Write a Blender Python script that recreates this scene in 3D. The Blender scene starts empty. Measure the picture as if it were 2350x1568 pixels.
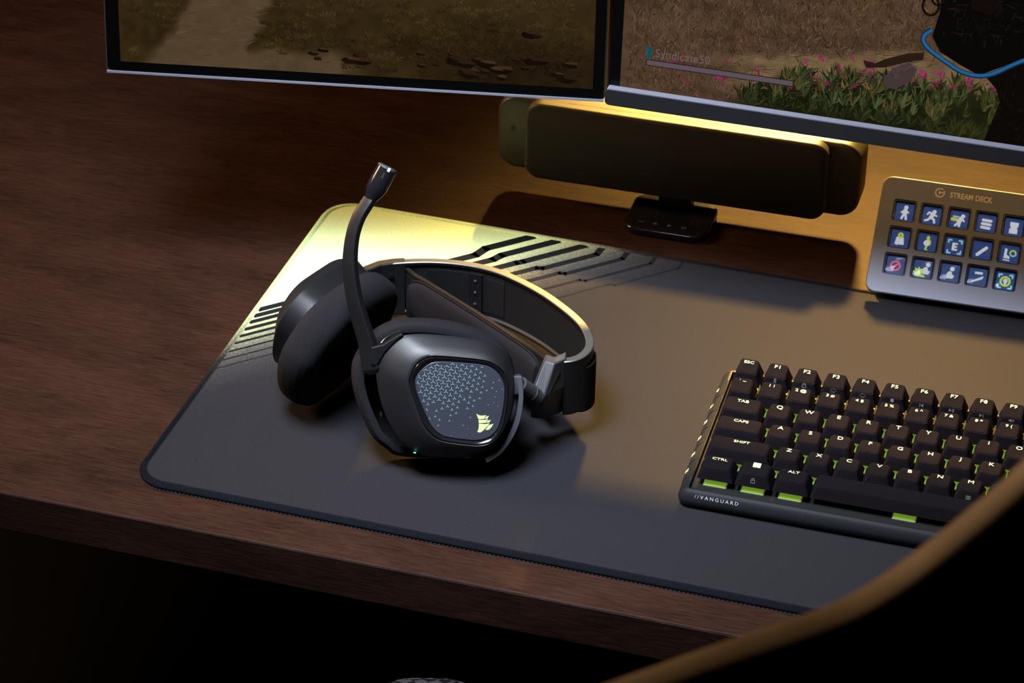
import bpy, bmesh, math, random
from mathutils import Vector, Matrix
random.seed(7)
scene = bpy.context.scene
C = scene.collection
Z0 = 0.74                      # desk top above the floor
R = math.radians

# ------------------------------------------------------------------ camera
cam_d = bpy.data.cameras.new('camera')
cam = bpy.data.objects.new('camera', cam_d); C.objects.link(cam)
rv = Vector((0.9557559, 0.29368317, 0.01675858)); uv = Vector((-0.17068643, 0.5072759, 0.84471137))
fv = Vector((-0.23957629, 0.81019834, -0.53495967))
M = Matrix((rv, uv, -fv)).transposed().to_4x4(); M.translation = Vector((0.67265315, -1.43233703, 1.10200816 + Z0))
cam.matrix_world = M
cam_d.sensor_width = 36.0; cam_d.lens = 36.0 * 6984.66 / 2350.0
cam_d.clip_start = 0.05; cam_d.clip_end = 50
cam_d.dof.use_dof = True; cam_d.dof.focus_distance = 1.91; cam_d.dof.aperture_fstop = 24.0
scene.camera = cam

# ------------------------------------------------------------------ world, lights, exposure
w = bpy.data.worlds.new('dim_room'); scene.world = w; w.use_nodes = True
w.node_tree.nodes['Background'].inputs[0].default_value = (0.55, 0.5, 0.6, 1)
w.node_tree.nodes['Background'].inputs[1].default_value = 0.006
scene.view_settings.view_transform = 'Standard'; scene.view_settings.look = 'None'
scene.view_settings.exposure = 0.0; scene.view_settings.gamma = 1.0
scene.view_settings.use_curve_mapping = False

def area(name, loc, target, sx, sy, power, col, spread=180):
    l = bpy.data.lights.new(name, 'AREA'); l.shape = 'RECTANGLE'; l.size = sx; l.size_y = sy
    l.energy = power; l.color = col; l.spread = R(spread)
    o = bpy.data.objects.new(name, l); C.objects.link(o)
    o.location = (loc[0], loc[1], loc[2] + Z0)
    d = Vector(target) - Vector(loc)
    o.rotation_euler = d.to_track_quat('-Z', 'Y').to_euler()
    return o
# soft ceiling lamp in front of the screens, cool
area('ceiling_softbox', (0.05, -0.20, 1.06), (0.22, 0.17, 0), 0.42, 0.36, 6.2, (0.79, 0.87, 1.0), 70)
# warm strip lamp far behind the desk, shining under the screens
area('warm_strip_lamp', (0.04, 2.45, 1.62), (0.445, 0.22, 0.0), 0.20, 0.18, 6.0, (1.0, 0.56, 0.12), 15)
# warm side lamp at the left of the room
area('warm_side_lamp', (-1.20, 0.10, 0.85), (0.25, -0.05, 0.05), 0.35, 0.45, 10.5, (1.0, 0.58, 0.28), 120)

# ------------------------------------------------------------------ materials
MATS = {}
def mat(name, col, rough=0.5, metal=0.0, emit=None, estr=0.0, noise=0.0, nscale=400.0, bump=0.0, bscale=900.0, spec=0.5, coat=0.0):
    m = bpy.data.materials.new(name); m.use_nodes = True
    nt = m.node_tree; b = nt.nodes['Principled BSDF']
    b.inputs['Base Color'].default_value = (*col, 1); b.inputs['Roughness'].default_value = rough
    b.inputs['Metallic'].default_value = metal; b.inputs['Specular IOR Level'].default_value = spec
    b.inputs['Coat Weight'].default_value = coat
    tc = nt.nodes.new('ShaderNodeTexCoord')
    if noise > 0:
        n = nt.nodes.new('ShaderNodeTexNoise'); n.inputs['Scale'].default_value = nscale; n.inputs['Detail'].default_value = 4
        nt.links.new(tc.outputs['Object'], n.inputs['Vector'])
        mr = nt.nodes.new('ShaderNodeMapRange'); mr.inputs[1].default_value = 0.3; mr.inputs[2].default_value = 0.7
        mr.inputs[3].default_value = 1 - noise; mr.inputs[4].default_value = 1 + noise
        nt.links.new(n.outputs['Fac'], mr.inputs[0])
        mx = nt.nodes.new('ShaderNodeMix'); mx.data_type = 'RGBA'; mx.blend_type = 'MULTIPLY'; mx.inputs[0].default_value = 1
        mx.inputs[6].default_value = (*col, 1); nt.links.new(mr.outputs[0], mx.inputs[7])
        nt.links.new(mx.outputs[2], b.inputs['Base Color'])
    if bump > 0:
        n2 = nt.nodes.new('ShaderNodeTexNoise'); n2.inputs['Scale'].default_value = bscale; n2.inputs['Detail'].default_value = 3
        nt.links.new(tc.outputs['Object'], n2.inputs['Vector'])
        bp = nt.nodes.new('ShaderNodeBump'); bp.inputs['Strength'].default_value = bump; bp.inputs['Distance'].default_value = 0.0004
        nt.links.new(n2.outputs['Fac'], bp.inputs['Height']); nt.links.new(bp.outputs[0], b.inputs['Normal'])
    if emit:
        b.inputs['Emission Color'].default_value = (*emit, 1); b.inputs['Emission Strength'].default_value = estr
    MATS[name] = m
    return m

def wood_material():
    m = bpy.data.materials.new('dark_walnut'); m.use_nodes = True; nt = m.node_tree; N = nt.nodes; Lk = nt.links
    b = N['Principled BSDF']; tc = N.new('ShaderNodeTexCoord')
    def noise(sx, sy, sz, scale, detail, rough=0.6, dist=0.0):
        mp = N.new('ShaderNodeMapping'); mp.inputs['Scale'].default_value = (sx, sy, sz)
        Lk.new(tc.outputs['Object'], mp.inputs['Vector'])
        n = N.new('ShaderNodeTexNoise'); n.inputs['Scale'].default_value = scale; n.inputs['Detail'].default_value = detail
        n.inputs['Roughness'].default_value = rough; n.inputs['Distortion'].default_value = dist
        Lk.new(mp.outputs[0], n.inputs['Vector']); return n.outputs['Fac']
    fine = noise(1, 16, 16, 60, 6, 0.75, 0.3)
    broad = noise(1, 2.6, 2.6, 9, 4, 0.55, 0.8)
    pores = noise(1, 22, 22, 90, 2, 0.5)
    a = N.new('ShaderNodeMath'); a.operation = 'MULTIPLY_ADD'; a.inputs[1].default_value = 0.68
    Lk.new(fine, a.inputs[0]); 
    k = N.new('ShaderNodeMath'); k.operation = 'MULTIPLY'; k.inputs[1].default_value = 0.32; Lk.new(broad, k.inputs[0]); Lk.new(k.outputs[0], a.inputs[2])
    cr = N.new('ShaderNodeValToRGB'); e = cr.color_ramp.elements
    e[0].position = 0.36; e[0].color = (0.012, 0.0054, 0.0035, 1)
    e[1].position = 0.66; e[1].color = (0.045, 0.0210, 0.0135, 1)
    el = cr.color_ramp.elements.new(0.5); el.color = (0.0275, 0.0125, 0.0080, 1)
    Lk.new(a.outputs[0], cr.inputs[0])
    pr = N.new('ShaderNodeMapRange'); pr.inputs[1].default_value = 0.32; pr.inputs[2].default_value = 0.42; pr.inputs[3].default_value = 0.55; pr.inputs[4].default_value = 1
    Lk.new(pores, pr.inputs[0])
    mx = N.new('ShaderNodeMix'); mx.data_type = 'RGBA'; mx.blend_type = 'MULTIPLY'; mx.inputs[0].default_value = 1
    Lk.new(cr.outputs[0], mx.inputs[6]); Lk.new(pr.outputs[0], mx.inputs[7]); Lk.new(mx.outputs[2], b.inputs['Base Color'])
    b.inputs['Roughness'].default_value = 0.6; b.inputs['Specular IOR Level'].default_value = 0.04
    bp = N.new('ShaderNodeBump'); bp.inputs['Strength'].default_value = 0.25; bp.inputs['Distance'].default_value = 0.0006
    Lk.new(pores, bp.inputs['Height']); Lk.new(bp.outputs[0], b.inputs['Normal'])
    MATS['wood'] = m

def pad_material(key='pad', DARK=(0.0175, 0.0172, 0.0205, 1), k_=1.0):
    # dark cloth with a printed lime corner that fades out along the diagonal (a print, in pad coordinates)
    m = bpy.data.materials.new('printed_cloth'); m.use_nodes = True; nt = m.node_tree; N = nt.nodes; Lk = nt.links
    b = N['Principled BSDF']; tc = N.new('ShaderNodeTexCoord'); sp = N.new('ShaderNodeSeparateXYZ'); Lk.new(tc.outputs['Object'], sp.inputs[0])
    d = N.new('ShaderNodeMath'); d.operation = 'SUBTRACT'; Lk.new(sp.outputs[1], d.inputs[0]); Lk.new(sp.outputs[0], d.inputs[1])
    sn = N.new('ShaderNodeTexNoise'); sn.inputs['Scale'].default_value = 700; sn.inputs['Detail'].default_value = 3; Lk.new(tc.outputs['Object'], sn.inputs['Vector'])
    s2 = N.new('ShaderNodeMath'); s2.operation = 'MULTIPLY_ADD'; s2.inputs[1].default_value = 0.035; s2.inputs[2].default_value = -0.0175; Lk.new(sn.outputs['Fac'], s2.inputs[0])
    dd = N.new('ShaderNodeMath'); dd.operation = 'ADD'; Lk.new(d.outputs[0], dd.inputs[0]); Lk.new(s2.outputs[0], dd.inputs[1])
    mr = N.new('ShaderNodeMapRange'); mr.inputs[1].default_value = 0.06; mr.inputs[2].default_value = 0.22; Lk.new(dd.outputs[0], mr.inputs[0])
    cr = N.new('ShaderNodeValToRGB'); e = cr.color_ramp.elements
    e[0].position = 0.0; e[0].color = DARK; e[1].position = 1.0; e[1].color = (0.75, 0.98, 0.50, 1)
    for pos, col in ((0.25, tuple(q * k_ for q in (0.020, 0.0195, 0.022)) + (1,)), (0.44, tuple(q * k_ for q in (0.036, 0.035, 0.035)) + (1,)), (0.56, tuple(q * k_ for q in (0.076, 0.074, 0.064)) + (1,)), (0.675, (0.21, 0.22, 0.135, 1)), (0.79, (0.42, 0.48, 0.26, 1)), (0.906, (0.66, 0.84, 0.42, 1))):
        el = cr.color_ramp.elements.new(pos); el.color = col
    Lk.new(mr.outputs[0], cr.inputs[0])
    wv = N.new('ShaderNodeTexNoise'); wv.inputs['Scale'].default_value = 1400; wv.inputs['Detail'].default_value = 2; Lk.new(tc.outputs['Object'], wv.inputs['Vector'])
    m2 = N.new('ShaderNodeMapRange'); m2.inputs[1].default_value = 0.3; m2.inputs[2].default_value = 0.7; m2.inputs[3].default_value = 0.74; m2.inputs[4].default_value = 1.26; Lk.new(wv.outputs['Fac'], m2.inputs[0])
    mx = N.new('ShaderNodeMix'); mx.data_type = 'RGBA'; mx.blend_type = 'MULTIPLY'; mx.inputs[0].default_value = 1
    Lk.new(cr.outputs[0], mx.inputs[6]); Lk.new(m2.outputs[0], mx.inputs[7]); Lk.new(mx.outputs[2], b.inputs['Base Color'])
    b.inputs['Roughness'].default_value = 0.9; b.inputs['Specular IOR Level'].default_value = 0.04
    bp = N.new('ShaderNodeBump'); bp.inputs['Strength'].default_value = 0.35; bp.inputs['Distance'].default_value = 0.0003
    Lk.new(wv.outputs['Fac'], bp.inputs['Height']); Lk.new(bp.outputs[0], b.inputs['Normal'])
    MATS[key] = m

def attr_emission():
    m = bpy.data.materials.new('screen_pixels'); m.use_nodes = True; nt = m.node_tree
    nt.nodes.remove(nt.nodes['Principled BSDF'])
    at = nt.nodes.new('ShaderNodeAttribute'); at.attribute_name = 'Col'
    em = nt.nodes.new('ShaderNodeEmission'); em.inputs[1].default_value = 1.0
    nt.links.new(at.outputs['Color'], em.inputs[0]); nt.links.new(em.outputs[0], nt.nodes['Material Output'].inputs[0])
    MATS['pixels'] = m

def clear_cap():
    m = bpy.data.materials.new('clear_plastic'); m.use_nodes = True; nt = m.node_tree
    nt.nodes.remove(nt.nodes['Principled BSDF'])
    t = nt.nodes.new('ShaderNodeBsdfTransparent'); t.inputs[0].default_value = (0.93, 0.95, 0.97, 1)
    g = nt.nodes.new('ShaderNodeBsdfGlossy'); g.inputs[1].default_value = 0.08; g.inputs[0].default_value = (0.16, 0.165, 0.18, 1)
    f = nt.nodes.new('ShaderNodeFresnel'); f.inputs[0].default_value = 1.45
    mx = nt.nodes.new('ShaderNodeMixShader'); nt.links.new(f.outputs[0], mx.inputs[0]); nt.links.new(t.outputs[0], mx.inputs[1]); nt.links.new(g.outputs[0], mx.inputs[2])
    nt.links.new(mx.outputs[0], nt.nodes['Material Output'].inputs[0]); MATS['clear'] = m

def checker_weave():
    m = bpy.data.materials.new('woven_check'); m.use_nodes = True; nt = m.node_tree; b = nt.nodes['Principled BSDF']
    tc = nt.nodes.new('ShaderNodeTexCoord'); mp = nt.nodes.new('ShaderNodeMapping'); mp.inputs['Rotation'].default_value = (0, 0, R(38))
    nt.links.new(tc.outputs['Object'], mp.inputs[0])
    ch = nt.nodes.new('ShaderNodeTexChecker'); ch.inputs['Scale'].default_value = 150
    ch.inputs['Color1'].default_value = (0.034, 0.032, 0.036, 1); ch.inputs['Color2'].default_value = (0.004, 0.004, 0.004, 1); b.inputs['Specular IOR Level'].default_value = 0.05
    nt.links.new(mp.outputs[0], ch.inputs[0]); nt.links.new(ch.outputs[0], b.inputs['Base Color']); b.inputs['Roughness'].default_value = 0.8
    MATS['weave'] = m

wood_material(); pad_material(); pad_material('pad_edge', (0.0065, 0.0075, 0.0105, 1), 0.5); attr_emission(); clear_cap(); checker_weave()
mat('floor', (0.004, 0.0036, 0.0036), 0.8, noise=0.3, nscale=120, bump=0.4, bscale=500)
mat('thread', (0.012, 0.010, 0.009), 0.85, noise=0.25, nscale=900, spec=0.08)
mat('pale_thread', (0.10, 0.12, 0.15), 0.7)
mat('stripe', (0.013, 0.013, 0.0148), 0.85, noise=0.2, nscale=1400, bump=0.3, bscale=1400, spec=0.04)
mat('satin', (0.0065, 0.0067, 0.0078), 0.36, noise=0.12, nscale=1500, bump=0.12, bscale=2200, spec=0.32)
mat('satin_grey', (0.0065, 0.0068, 0.0084), 0.45, noise=0.12, nscale=1500, bump=0.12, bscale=2200, spec=0.5)
mat('yoke', (0.062, 0.064, 0.074), 0.5, noise=0.1, nscale=1200, spec=0.3)
mat('gunmetal', (0.036, 0.037, 0.043), 0.5, 0.0, noise=0.1, nscale=1200)
mat('gloss_black', (0.008, 0.008, 0.010), 0.16)
mat('black', (0.006, 0.006, 0.007), 0.55)
mat('panel', (0.034, 0.038, 0.050), 0.34)
mat('print_grey', (0.24, 0.32, 0.36), 0.5)
mat('print_dim', (0.13, 0.15, 0.17), 0.6)
mat('logo', (0.50, 0.60, 0.26), 0.5, emit=(0.62, 0.76, 0.26), estr=0.30)
mat('knit', (0.0095, 0.0088, 0.0115), 0.85, noise=0.25, nscale=1600, bump=0.3, bscale=2600, spec=0.15)
mat('webbing', (0.0085, 0.0083, 0.009), 0.85, noise=0.35, nscale=1300, bump=0.6, bscale=1500, spec=0.08)
mat('chrome', (0.55, 0.56, 0.60), 0.22, 1.0)
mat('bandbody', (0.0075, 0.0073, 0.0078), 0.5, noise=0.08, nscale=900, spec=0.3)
mat('bandrim_lit', (0.060, 0.058, 0.048), 0.40, noise=0.06, nscale=900, spec=1.0)  # band's top edge coloured lighter and glossier so it reads as lit
mat('white_led', (0.9, 0.9, 1.0), 0.4, emit=(0.95, 0.96, 1.0), estr=3.0)
mat('green_led', (0.1, 0.8, 0.4), 0.4, emit=(0.05, 0.75, 0.30), estr=1.2)
mat('kb_case', (0.011, 0.0115, 0.0142), 0.5, noise=0.1, nscale=1500, bump=0.15, bscale=2600, spec=0.10)
mat('kb_plate', (0.014, 0.015, 0.014), 0.6, 0.0, spec=0.02)
mat('keycap', (0.0075, 0.0064, 0.0080), 0.75, noise=0.12, nscale=1800, bump=0.12, bscale=2600, spec=0.0)
mat('legend', (0.7, 0.8, 0.4), 0.5, emit=(0.74, 0.90, 0.26), estr=0.95)
mat('switch', (0.24, 0.36, 0.06), 0.35, emit=(0.17, 0.30, 0.018), estr=0.75)
mat('switch_base', (0.25, 0.32, 0.15), 0.5, emit=(0.4, 0.5, 0.2), estr=0.12)
mat('white_print', (0.55, 0.58, 0.62), 0.5)
mat('screen_bezel', (0.0015, 0.0015, 0.0015), 0.30, spec=0.12)
mat('silver', (0.24, 0.25, 0.31), 0.40, 0.3, noise=0.06, nscale=2500)
mat('chin', (0.0085, 0.0085, 0.0105), 0.5, noise=0.1, nscale=1800)
mat('housing', (0.02, 0.02, 0.022), 0.5)
mat('speaker_body', (0.030, 0.027, 0.020), 0.42, noise=0.1, nscale=900)
mat('grille', (0.0055, 0.005, 0.0048), 0.8, noise=0.3, nscale=1600, bump=0.3, bscale=2500)
mat('speaker_side', (0.034, 0.032, 0.024), 0.46, spec=0.4)
mat('deck_face', (0.16, 0.175, 0.25), 0.42, noise=0.06, nscale=1800, bump=0.1, bscale=2600)
mat('deck_edge', (0.10, 0.105, 0.13), 0.32, spec=1.0)
mat('deck_body', (0.012, 0.012, 0.013), 0.5)
mat('deck_well', (0.006, 0.006, 0.007), 0.25)
mat('lcd_blue', (0.002, 0.008, 0.02), 0.4, emit=(0.006, 0.036, 0.15), estr=1.0)
mat('icon_white', (0.1, 0.1, 0.1), 0.5, emit=(0.54, 0.55, 0.57), estr=1.0)
mat('icon_lime', (0.3, 0.4, 0.1), 0.5, emit=(0.36, 0.46, 0.05), estr=1.0)
mat('icon_red', (0.5, 0.1, 0.12), 0.5, emit=(0.55, 0.07, 0.11), estr=1.0)
mat('icon_cyan', (0.1, 0.4, 0.4), 0.5, emit=(0.20, 0.46, 0.50), estr=1.0)
mat('deck_print', (0.80, 0.72, 0.66), 0.5)
mat('chair_trim', (0.28, 0.235, 0.175), 0.55, noise=0.15, nscale=60)
mat('chair_trim_dark', (0.32, 0.25, 0.18), 0.55, noise=0.15, nscale=60)
mat('chair_black', (0.006, 0.006, 0.006), 0.75, noise=0.3, nscale=300)
mat('yellow_tag', (0.45, 0.36, 0.04), 0.6)
mat('desk_under', (0.02, 0.01, 0.008), 0.7)

# ------------------------------------------------------------------ helpers
def link(name, me, m, parent=None, loc=None, rot=None):
    o = bpy.data.objects.new(name, me); C.objects.link(o)
    if m is not None and len(me.materials) == 0: me.materials.append(MATS[m] if isinstance(m, str) else m)
    if parent is not None: o.parent = parent
    if loc is not None: o.location = loc
    if rot is not None: o.rotation_euler = rot
    return o

def make_mesh(name, verts, faces, smooth=False, fix=True):
    me = bpy.data.meshes.new(name); me.from_pydata([tuple(v) for v in verts], [], faces)
    if fix:
        bm = bmesh.new(); bm.from_mesh(me); bmesh.ops.recalc_face_normals(bm, faces=bm.faces); bm.to_mesh(me); bm.free()
    if smooth:
        me.polygons.foreach_set('use_smooth', [True] * len(me.polygons))
        me.update()
        try: me.set_sharp_from_angle(angle=R(38))
        except Exception: pass
    me.update(); return me

def mk(name, verts, faces, m, parent=None, smooth=False, loc=None, rot=None, fix=True):
    return link(name, make_mesh(name, verts, faces, smooth, fix), m, parent, loc, rot)

def thing(name, label, cat, loc=(0, 0, 0), rot=(0, 0, 0), group=None):
    o = bpy.data.objects.new(name, None); C.objects.link(o); o.empty_display_size = 0.02
    o.location = (loc[0], loc[1], loc[2] + Z0); o.rotation_euler = rot
    o['label'] = label; o['category'] = cat
    if group: o['group'] = group
    return o

def loft(rings, cap0=True, cap1=True, closed_ring=True):
    n = len(rings[0]); vs = [v for r in rings for v in r]; fs = []
    for i in range(len(rings) - 1):
        for j in range(n if closed_ring else n - 1):
            k = (j + 1) % n
            fs.append((i * n + j, i * n + k, (i + 1) * n + k, (i + 1) * n + j))
    if cap0: fs.append(tuple(range(n)))
    if cap1: fs.append(tuple(range((len(rings) - 1) * n, len(rings) * n)))
    return vs, fs

def rrect(x0, x1, y0, y1, r, n=6):
    pts = []
    for cx, cy, a in ((x1 - r, y1 - r, 0), (x0 + r, y1 - r, 90), (x0 + r, y0 + r, 180), (x1 - r, y0 + r, 270)):
        for i in range(n + 1):
            t = R(a + 90 * i / n); pts.append((cx + r * math.cos(t), cy + r * math.sin(t)))
    return pts

def offset(pts, d):
    n = len(pts); out = []
    for i in range(n):
        a = Vector(pts[i - 1]); b = Vector(pts[i]); c = Vector(pts[(i + 1) % n])
        t = (c - a);
        if t.length < 1e-12: out.append(tuple(b)); continue
        t.normalize(); nn = Vector((t.y, -t.x)); out.append((b.x + nn.x * d, b.y + nn.y * d))
    return out

def slab(pts, z0, z1, r=0.0, n=3, axis='z'):
    """prism on a 2-D outline (counter-clockwise) with rounded top and bottom edges"""
    rings = []
    def put(p2, z):
        if axis == 'z': rings.append([Vector((x, y, z)) for x, y in p2])
        else: rings.append([Vector((x, z, y)) for x, y in p2])      # outline in x-z, thickness along y
    if r <= 0:
        put(pts, z0); put(pts, z1)
    else:
        for i in range(n + 1):
            t = R(90 * i / n); put(offset(pts, -r + r * math.sin(t)), z0 + r - r * math.cos(t))
        for i in range(n + 1):
            t = R(90 * i / n); put(offset(pts, -r + r * math.cos(t)), z1 - r + r * math.sin(t))
    return loft(rings)

def box(x0, x1, y0, y1, z0, z1):
    v = [Vector((x, y, z)) for z in (z0, z1) for x, y in ((x0, y0), (x1, y0), (x1, y1), (x0, y1))]
    return v, [(0, 1, 2, 3), (4, 5, 6, 7), (0, 1, 5, 4), (1, 2, 6, 5), (2, 3, 7, 6), (3, 0, 4, 7)]

class MB:
    def __init__(s): s.v = []; s.f = []; s.c = []
    def add(s, vf, col=None):
        k = len(s.v); s.v += vf[0]; s.f += [tuple(i + k for i in f) for f in vf[1]]
        if col is not None: s.c += [col] * len(vf[1])
        return s
    def build(s, name, m, parent=None, smooth=False, loc=None, rot=None, fix=True):
        o = mk(name, s.v, s.f, m, parent, smooth, loc, rot, fix)
        return o

def tube(path, rad, n=12, caps=True):
    path = [Vector(q) for q in path]; rings = []
    ref = Vector((0, 0, 1))
    for i, q in enumerate(path):
        t = (path[min(i + 1, len(path) - 1)] - path[max(i - 1, 0)]).normalized()
        a = t.cross(ref)
        if a.length < 1e-3: a = t.cross(Vector((1, 0, 0)))
        a.normalize(); b = t.cross(a)
        rr = rad[i] if isinstance(rad, (list, tuple)) else rad
        rings.append([q + a * rr * math.cos(2 * math.pi * k / n) + b * rr * math.sin(2 * math.pi * k / n) for k in range(n)])
    return loft(rings, caps, caps)

def spline(pts, per=6):
    P = [Vector(q) for q in pts]; out = []
    for i in range(len(P) - 1):
        p0 = P[max(i - 1, 0)]; p1 = P[i]; p2 = P[i + 1]; p3 = P[min(i + 2, len(P) - 1)]
        for k in range(per):
            t = k / per
            out.append(0.5 * ((2 * p1) + (p2 - p0) * t + (2 * p0 - 5 * p1 + 4 * p2 - p3) * t * t + (-p0 + 3 * p1 - 3 * p2 + p3) * t ** 3))
    out.append(P[-1]); return out

FONTS = []
def text(name, s, size, m, parent, loc, rot=(0, 0, 0), sx=1.0, align='CENTER', ext=0.00004, shear=0.0, bold=0.0, space=1.0):
    cu = bpy.data.curves.new(name, 'FONT'); cu.body = s; cu.size = size; cu.align_x = align; cu.align_y = 'CENTER'
    cu.extrude = ext; cu.resolution_u = 3; cu.shear = shear; cu.offset = bold; cu.space_character = space
    o = bpy.data.objects.new(name, cu); C.objects.link(o); o.parent = parent; o.location = loc; o.rotation_euler = rot; o.scale = (sx, 1, 1)
    FONTS.append((o, m)); return o

def flat_disc(x, y, r, z, n=20): 
    return [Vector((x + r * math.cos(2 * math.pi * i / n), y + r * math.sin(2 * math.pi * i / n), z)) for i in range(n)], [tuple(range(n))]
def flat_ring(x, y, r0, r1, z, n=28, a0=0, a1=360):
    v = []; full = abs(a1 - a0) >= 360; k = n if full else n + 1
    for i in range(k):
        t = R(a0 + (a1 - a0) * i / n); v += [Vector((x + r0 * math.cos(t), y + r0 * math.sin(t), z)), Vector((x + r1 * math.cos(t), y + r1 * math.sin(t), z))]
    f = [(2 * i, 2 * i + 1, 2 * ((i + 1) % k) + 1, 2 * ((i + 1) % k)) for i in range(n)]
    return v, f
def flat_line(x0, y0, x1, y1, wd, z):
    d = Vector((x1 - x0, y1 - y0)); L = d.length; d.normalize(); nn = Vector((-d.y, d.x)) * wd / 2; v = []
    n = 5
    for i in range(n + 1):
        t = math.pi * i / n; v.append(Vector((x1, y1)) + d * math.sin(t) * wd / 2 - nn * math.cos(t))
    for i in range(n + 1):
        t = math.pi * i / n; v.append(Vector((x0, y0)) - d * math.sin(t) * wd / 2 + nn * math.cos(t))
    return [Vector((q.x, q.y, z)) for q in v], [tuple(range(len(v)))]
def flat_poly(pts, z): return [Vector((x, y, z)) for x, y in pts], [tuple(range(len(pts)))]

# ------------------------------------------------------------------ setting
fl = mk('floor', *box(-2.5, 3.5, -2.8, 3.3, -0.04, 0.0), 'floor'); fl['kind'] = 'structure'
mat('dark_wall', (0.02, 0.018, 0.018), 0.85, noise=0.15, nscale=40)
for nm_, b_ in (('wall_back', (-2.5, 3.5, 3.30, 3.36, 0, 2.7)), ('wall_front', (-2.5, 3.5, -2.86, -2.80, 0, 2.7)), ('wall_left', (-2.56, -2.5, -2.8, 3.3, 0, 2.7)), ('wall_right', (3.5, 3.56, -2.8, 3.3, 0, 2.7)), ('ceiling', (-2.5, 3.5, -2.8, 3.3, 2.7, 2.75))):
    o = mk(nm_, *box(*b_), 'dark_wall'); o['kind'] = 'structure'

# ------------------------------------------------------------------ desk
desk = thing('desk', 'dark walnut desk with a thick square front edge', 'desk', (0.2, 0.37, -Z0))
def D(vf): return [v - Vector((0.2, 0.37, -Z0)) for v in vf[0]], vf[1]
dk = [(-0.80, -0.0374), (1.20, -0.0268), (1.20, 0.90), (-0.80, 0.90)]
top = link('desk_top', make_mesh('desk_top', *D(slab(dk, -0.029, 0.0, 0)), False), 'wood', desk)
bv = top.modifiers.new('edge', 'BEVEL'); bv.width = 0.0009; bv.segments = 2
mat('edge_highlight', (0.05, 0.042, 0.045), 0.3, spec=0.8)  # pale, glossier strip added to draw the highlight along the front edge
ar_ = [Vector((-0.80, -0.0374, 0)), Vector((1.20, -0.0268, 0))]
mk('front_highlight_strip', *D(loft([[q + Vector((0, 0.0010, 0.00006)), q + Vector((0, -0.00006, -0.0010)), q + Vector((0, 0.0010, -0.0010))] for q in ar_])), 'edge_highlight', desk)
for x in (-0.72, 1.12):
    mk('leg', *D(box(x - 0.035, x + 0.035, 0.06, 0.82, -0.06, -0.0292)), 'desk_under', desk)
    for y in (0.10, 0.78): mk('leg', *D(box(x - 0.03, x + 0.03, y - 0.03, y + 0.03, -Z0, -0.06)), 'desk_under', desk)

# ------------------------------------------------------------------ mouse pad
PW, PD = 0.93, 0.3738
pad = thing('desk_mat', 'large dark cloth mouse mat with a lime corner print and stitched edge', 'mouse pad', (0, 0, 0))
outl = rrect(0.0005, PW, 0.0005, PD, 0.022, 14)
inn = offset(outl, -0.0042)
mk('cloth', *slab(inn, 0.0002, 0.0036, 0), 'pad', pad)
prof = [(0.0, 0.0003), (0.0004, 0.0018), (-0.0002, 0.0032), (-0.0014, 0.0041), (-0.0028, 0.0043), (-0.0040, 0.0038), (-0.0046, 0.0030), (-0.0044, 0.0003)]
rings = []
for dx, z in prof: rings.append([Vector((x, y, z)) for x, y in offset(outl, dx)])
v, f = loft(rings + [rings[0]], False, False)
mk('border', v, f, 'pad_edge', pad, True)
# whip stitches round the rim, too small to pick apart: one part
mb = MB(); mp_ = MB()
P = outl + [outl[0]]; s = 0.0; tot = []
for i in range(len(P) - 1):
    a, b = Vector(P[i]), Vector(P[i + 1]); L = (b - a).length; t = (b - a).normalized() if L > 0 else Vector((1, 0)); nn = Vector((t.y, -t.x))
    k = max(1, int(L / 0.0011))
    for j in range(k):
        q = a + (b - a) * (j + 0.5) / k
        vs = []
        for dx, z in ((0.00075, 0.0006), (0.0008, 0.0022), (-0.0012, 0.0046), (-0.0034, 0.0047)):
            for w_ in (-0.00032, 0.00032):
                pq = q + nn * dx + t * (w_ + dx * 0.15); vs.append(Vector((pq.x, pq.y, z)))
        mb.add((vs, [(0, 1, 3, 2), (2, 3, 5, 4), (4, 5, 7, 6)]))
    k = max(1, int(L / 0.0027))
    for j in range(k):
        q = a + (b - a) * (j + 0.5) / k + nn * 0.0010
        vs = [Vector((*(q + t * w_ + nn * 0.0002 * o_), z)) for w_, o_ in ((-0.0007, 0), (0.0007, 0)) for z in (0.0006, 0.0011)]
        mp_.add((vs, [(0, 1, 3, 2)]))
o = mb.build('stitching', 'pad_edge', pad, False, fix=False); o['kind'] = 'stuff'
o = mp_.build('seam_thread', 'pale_thread', pad, False, fix=False); o['kind'] = 'stuff'
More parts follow.
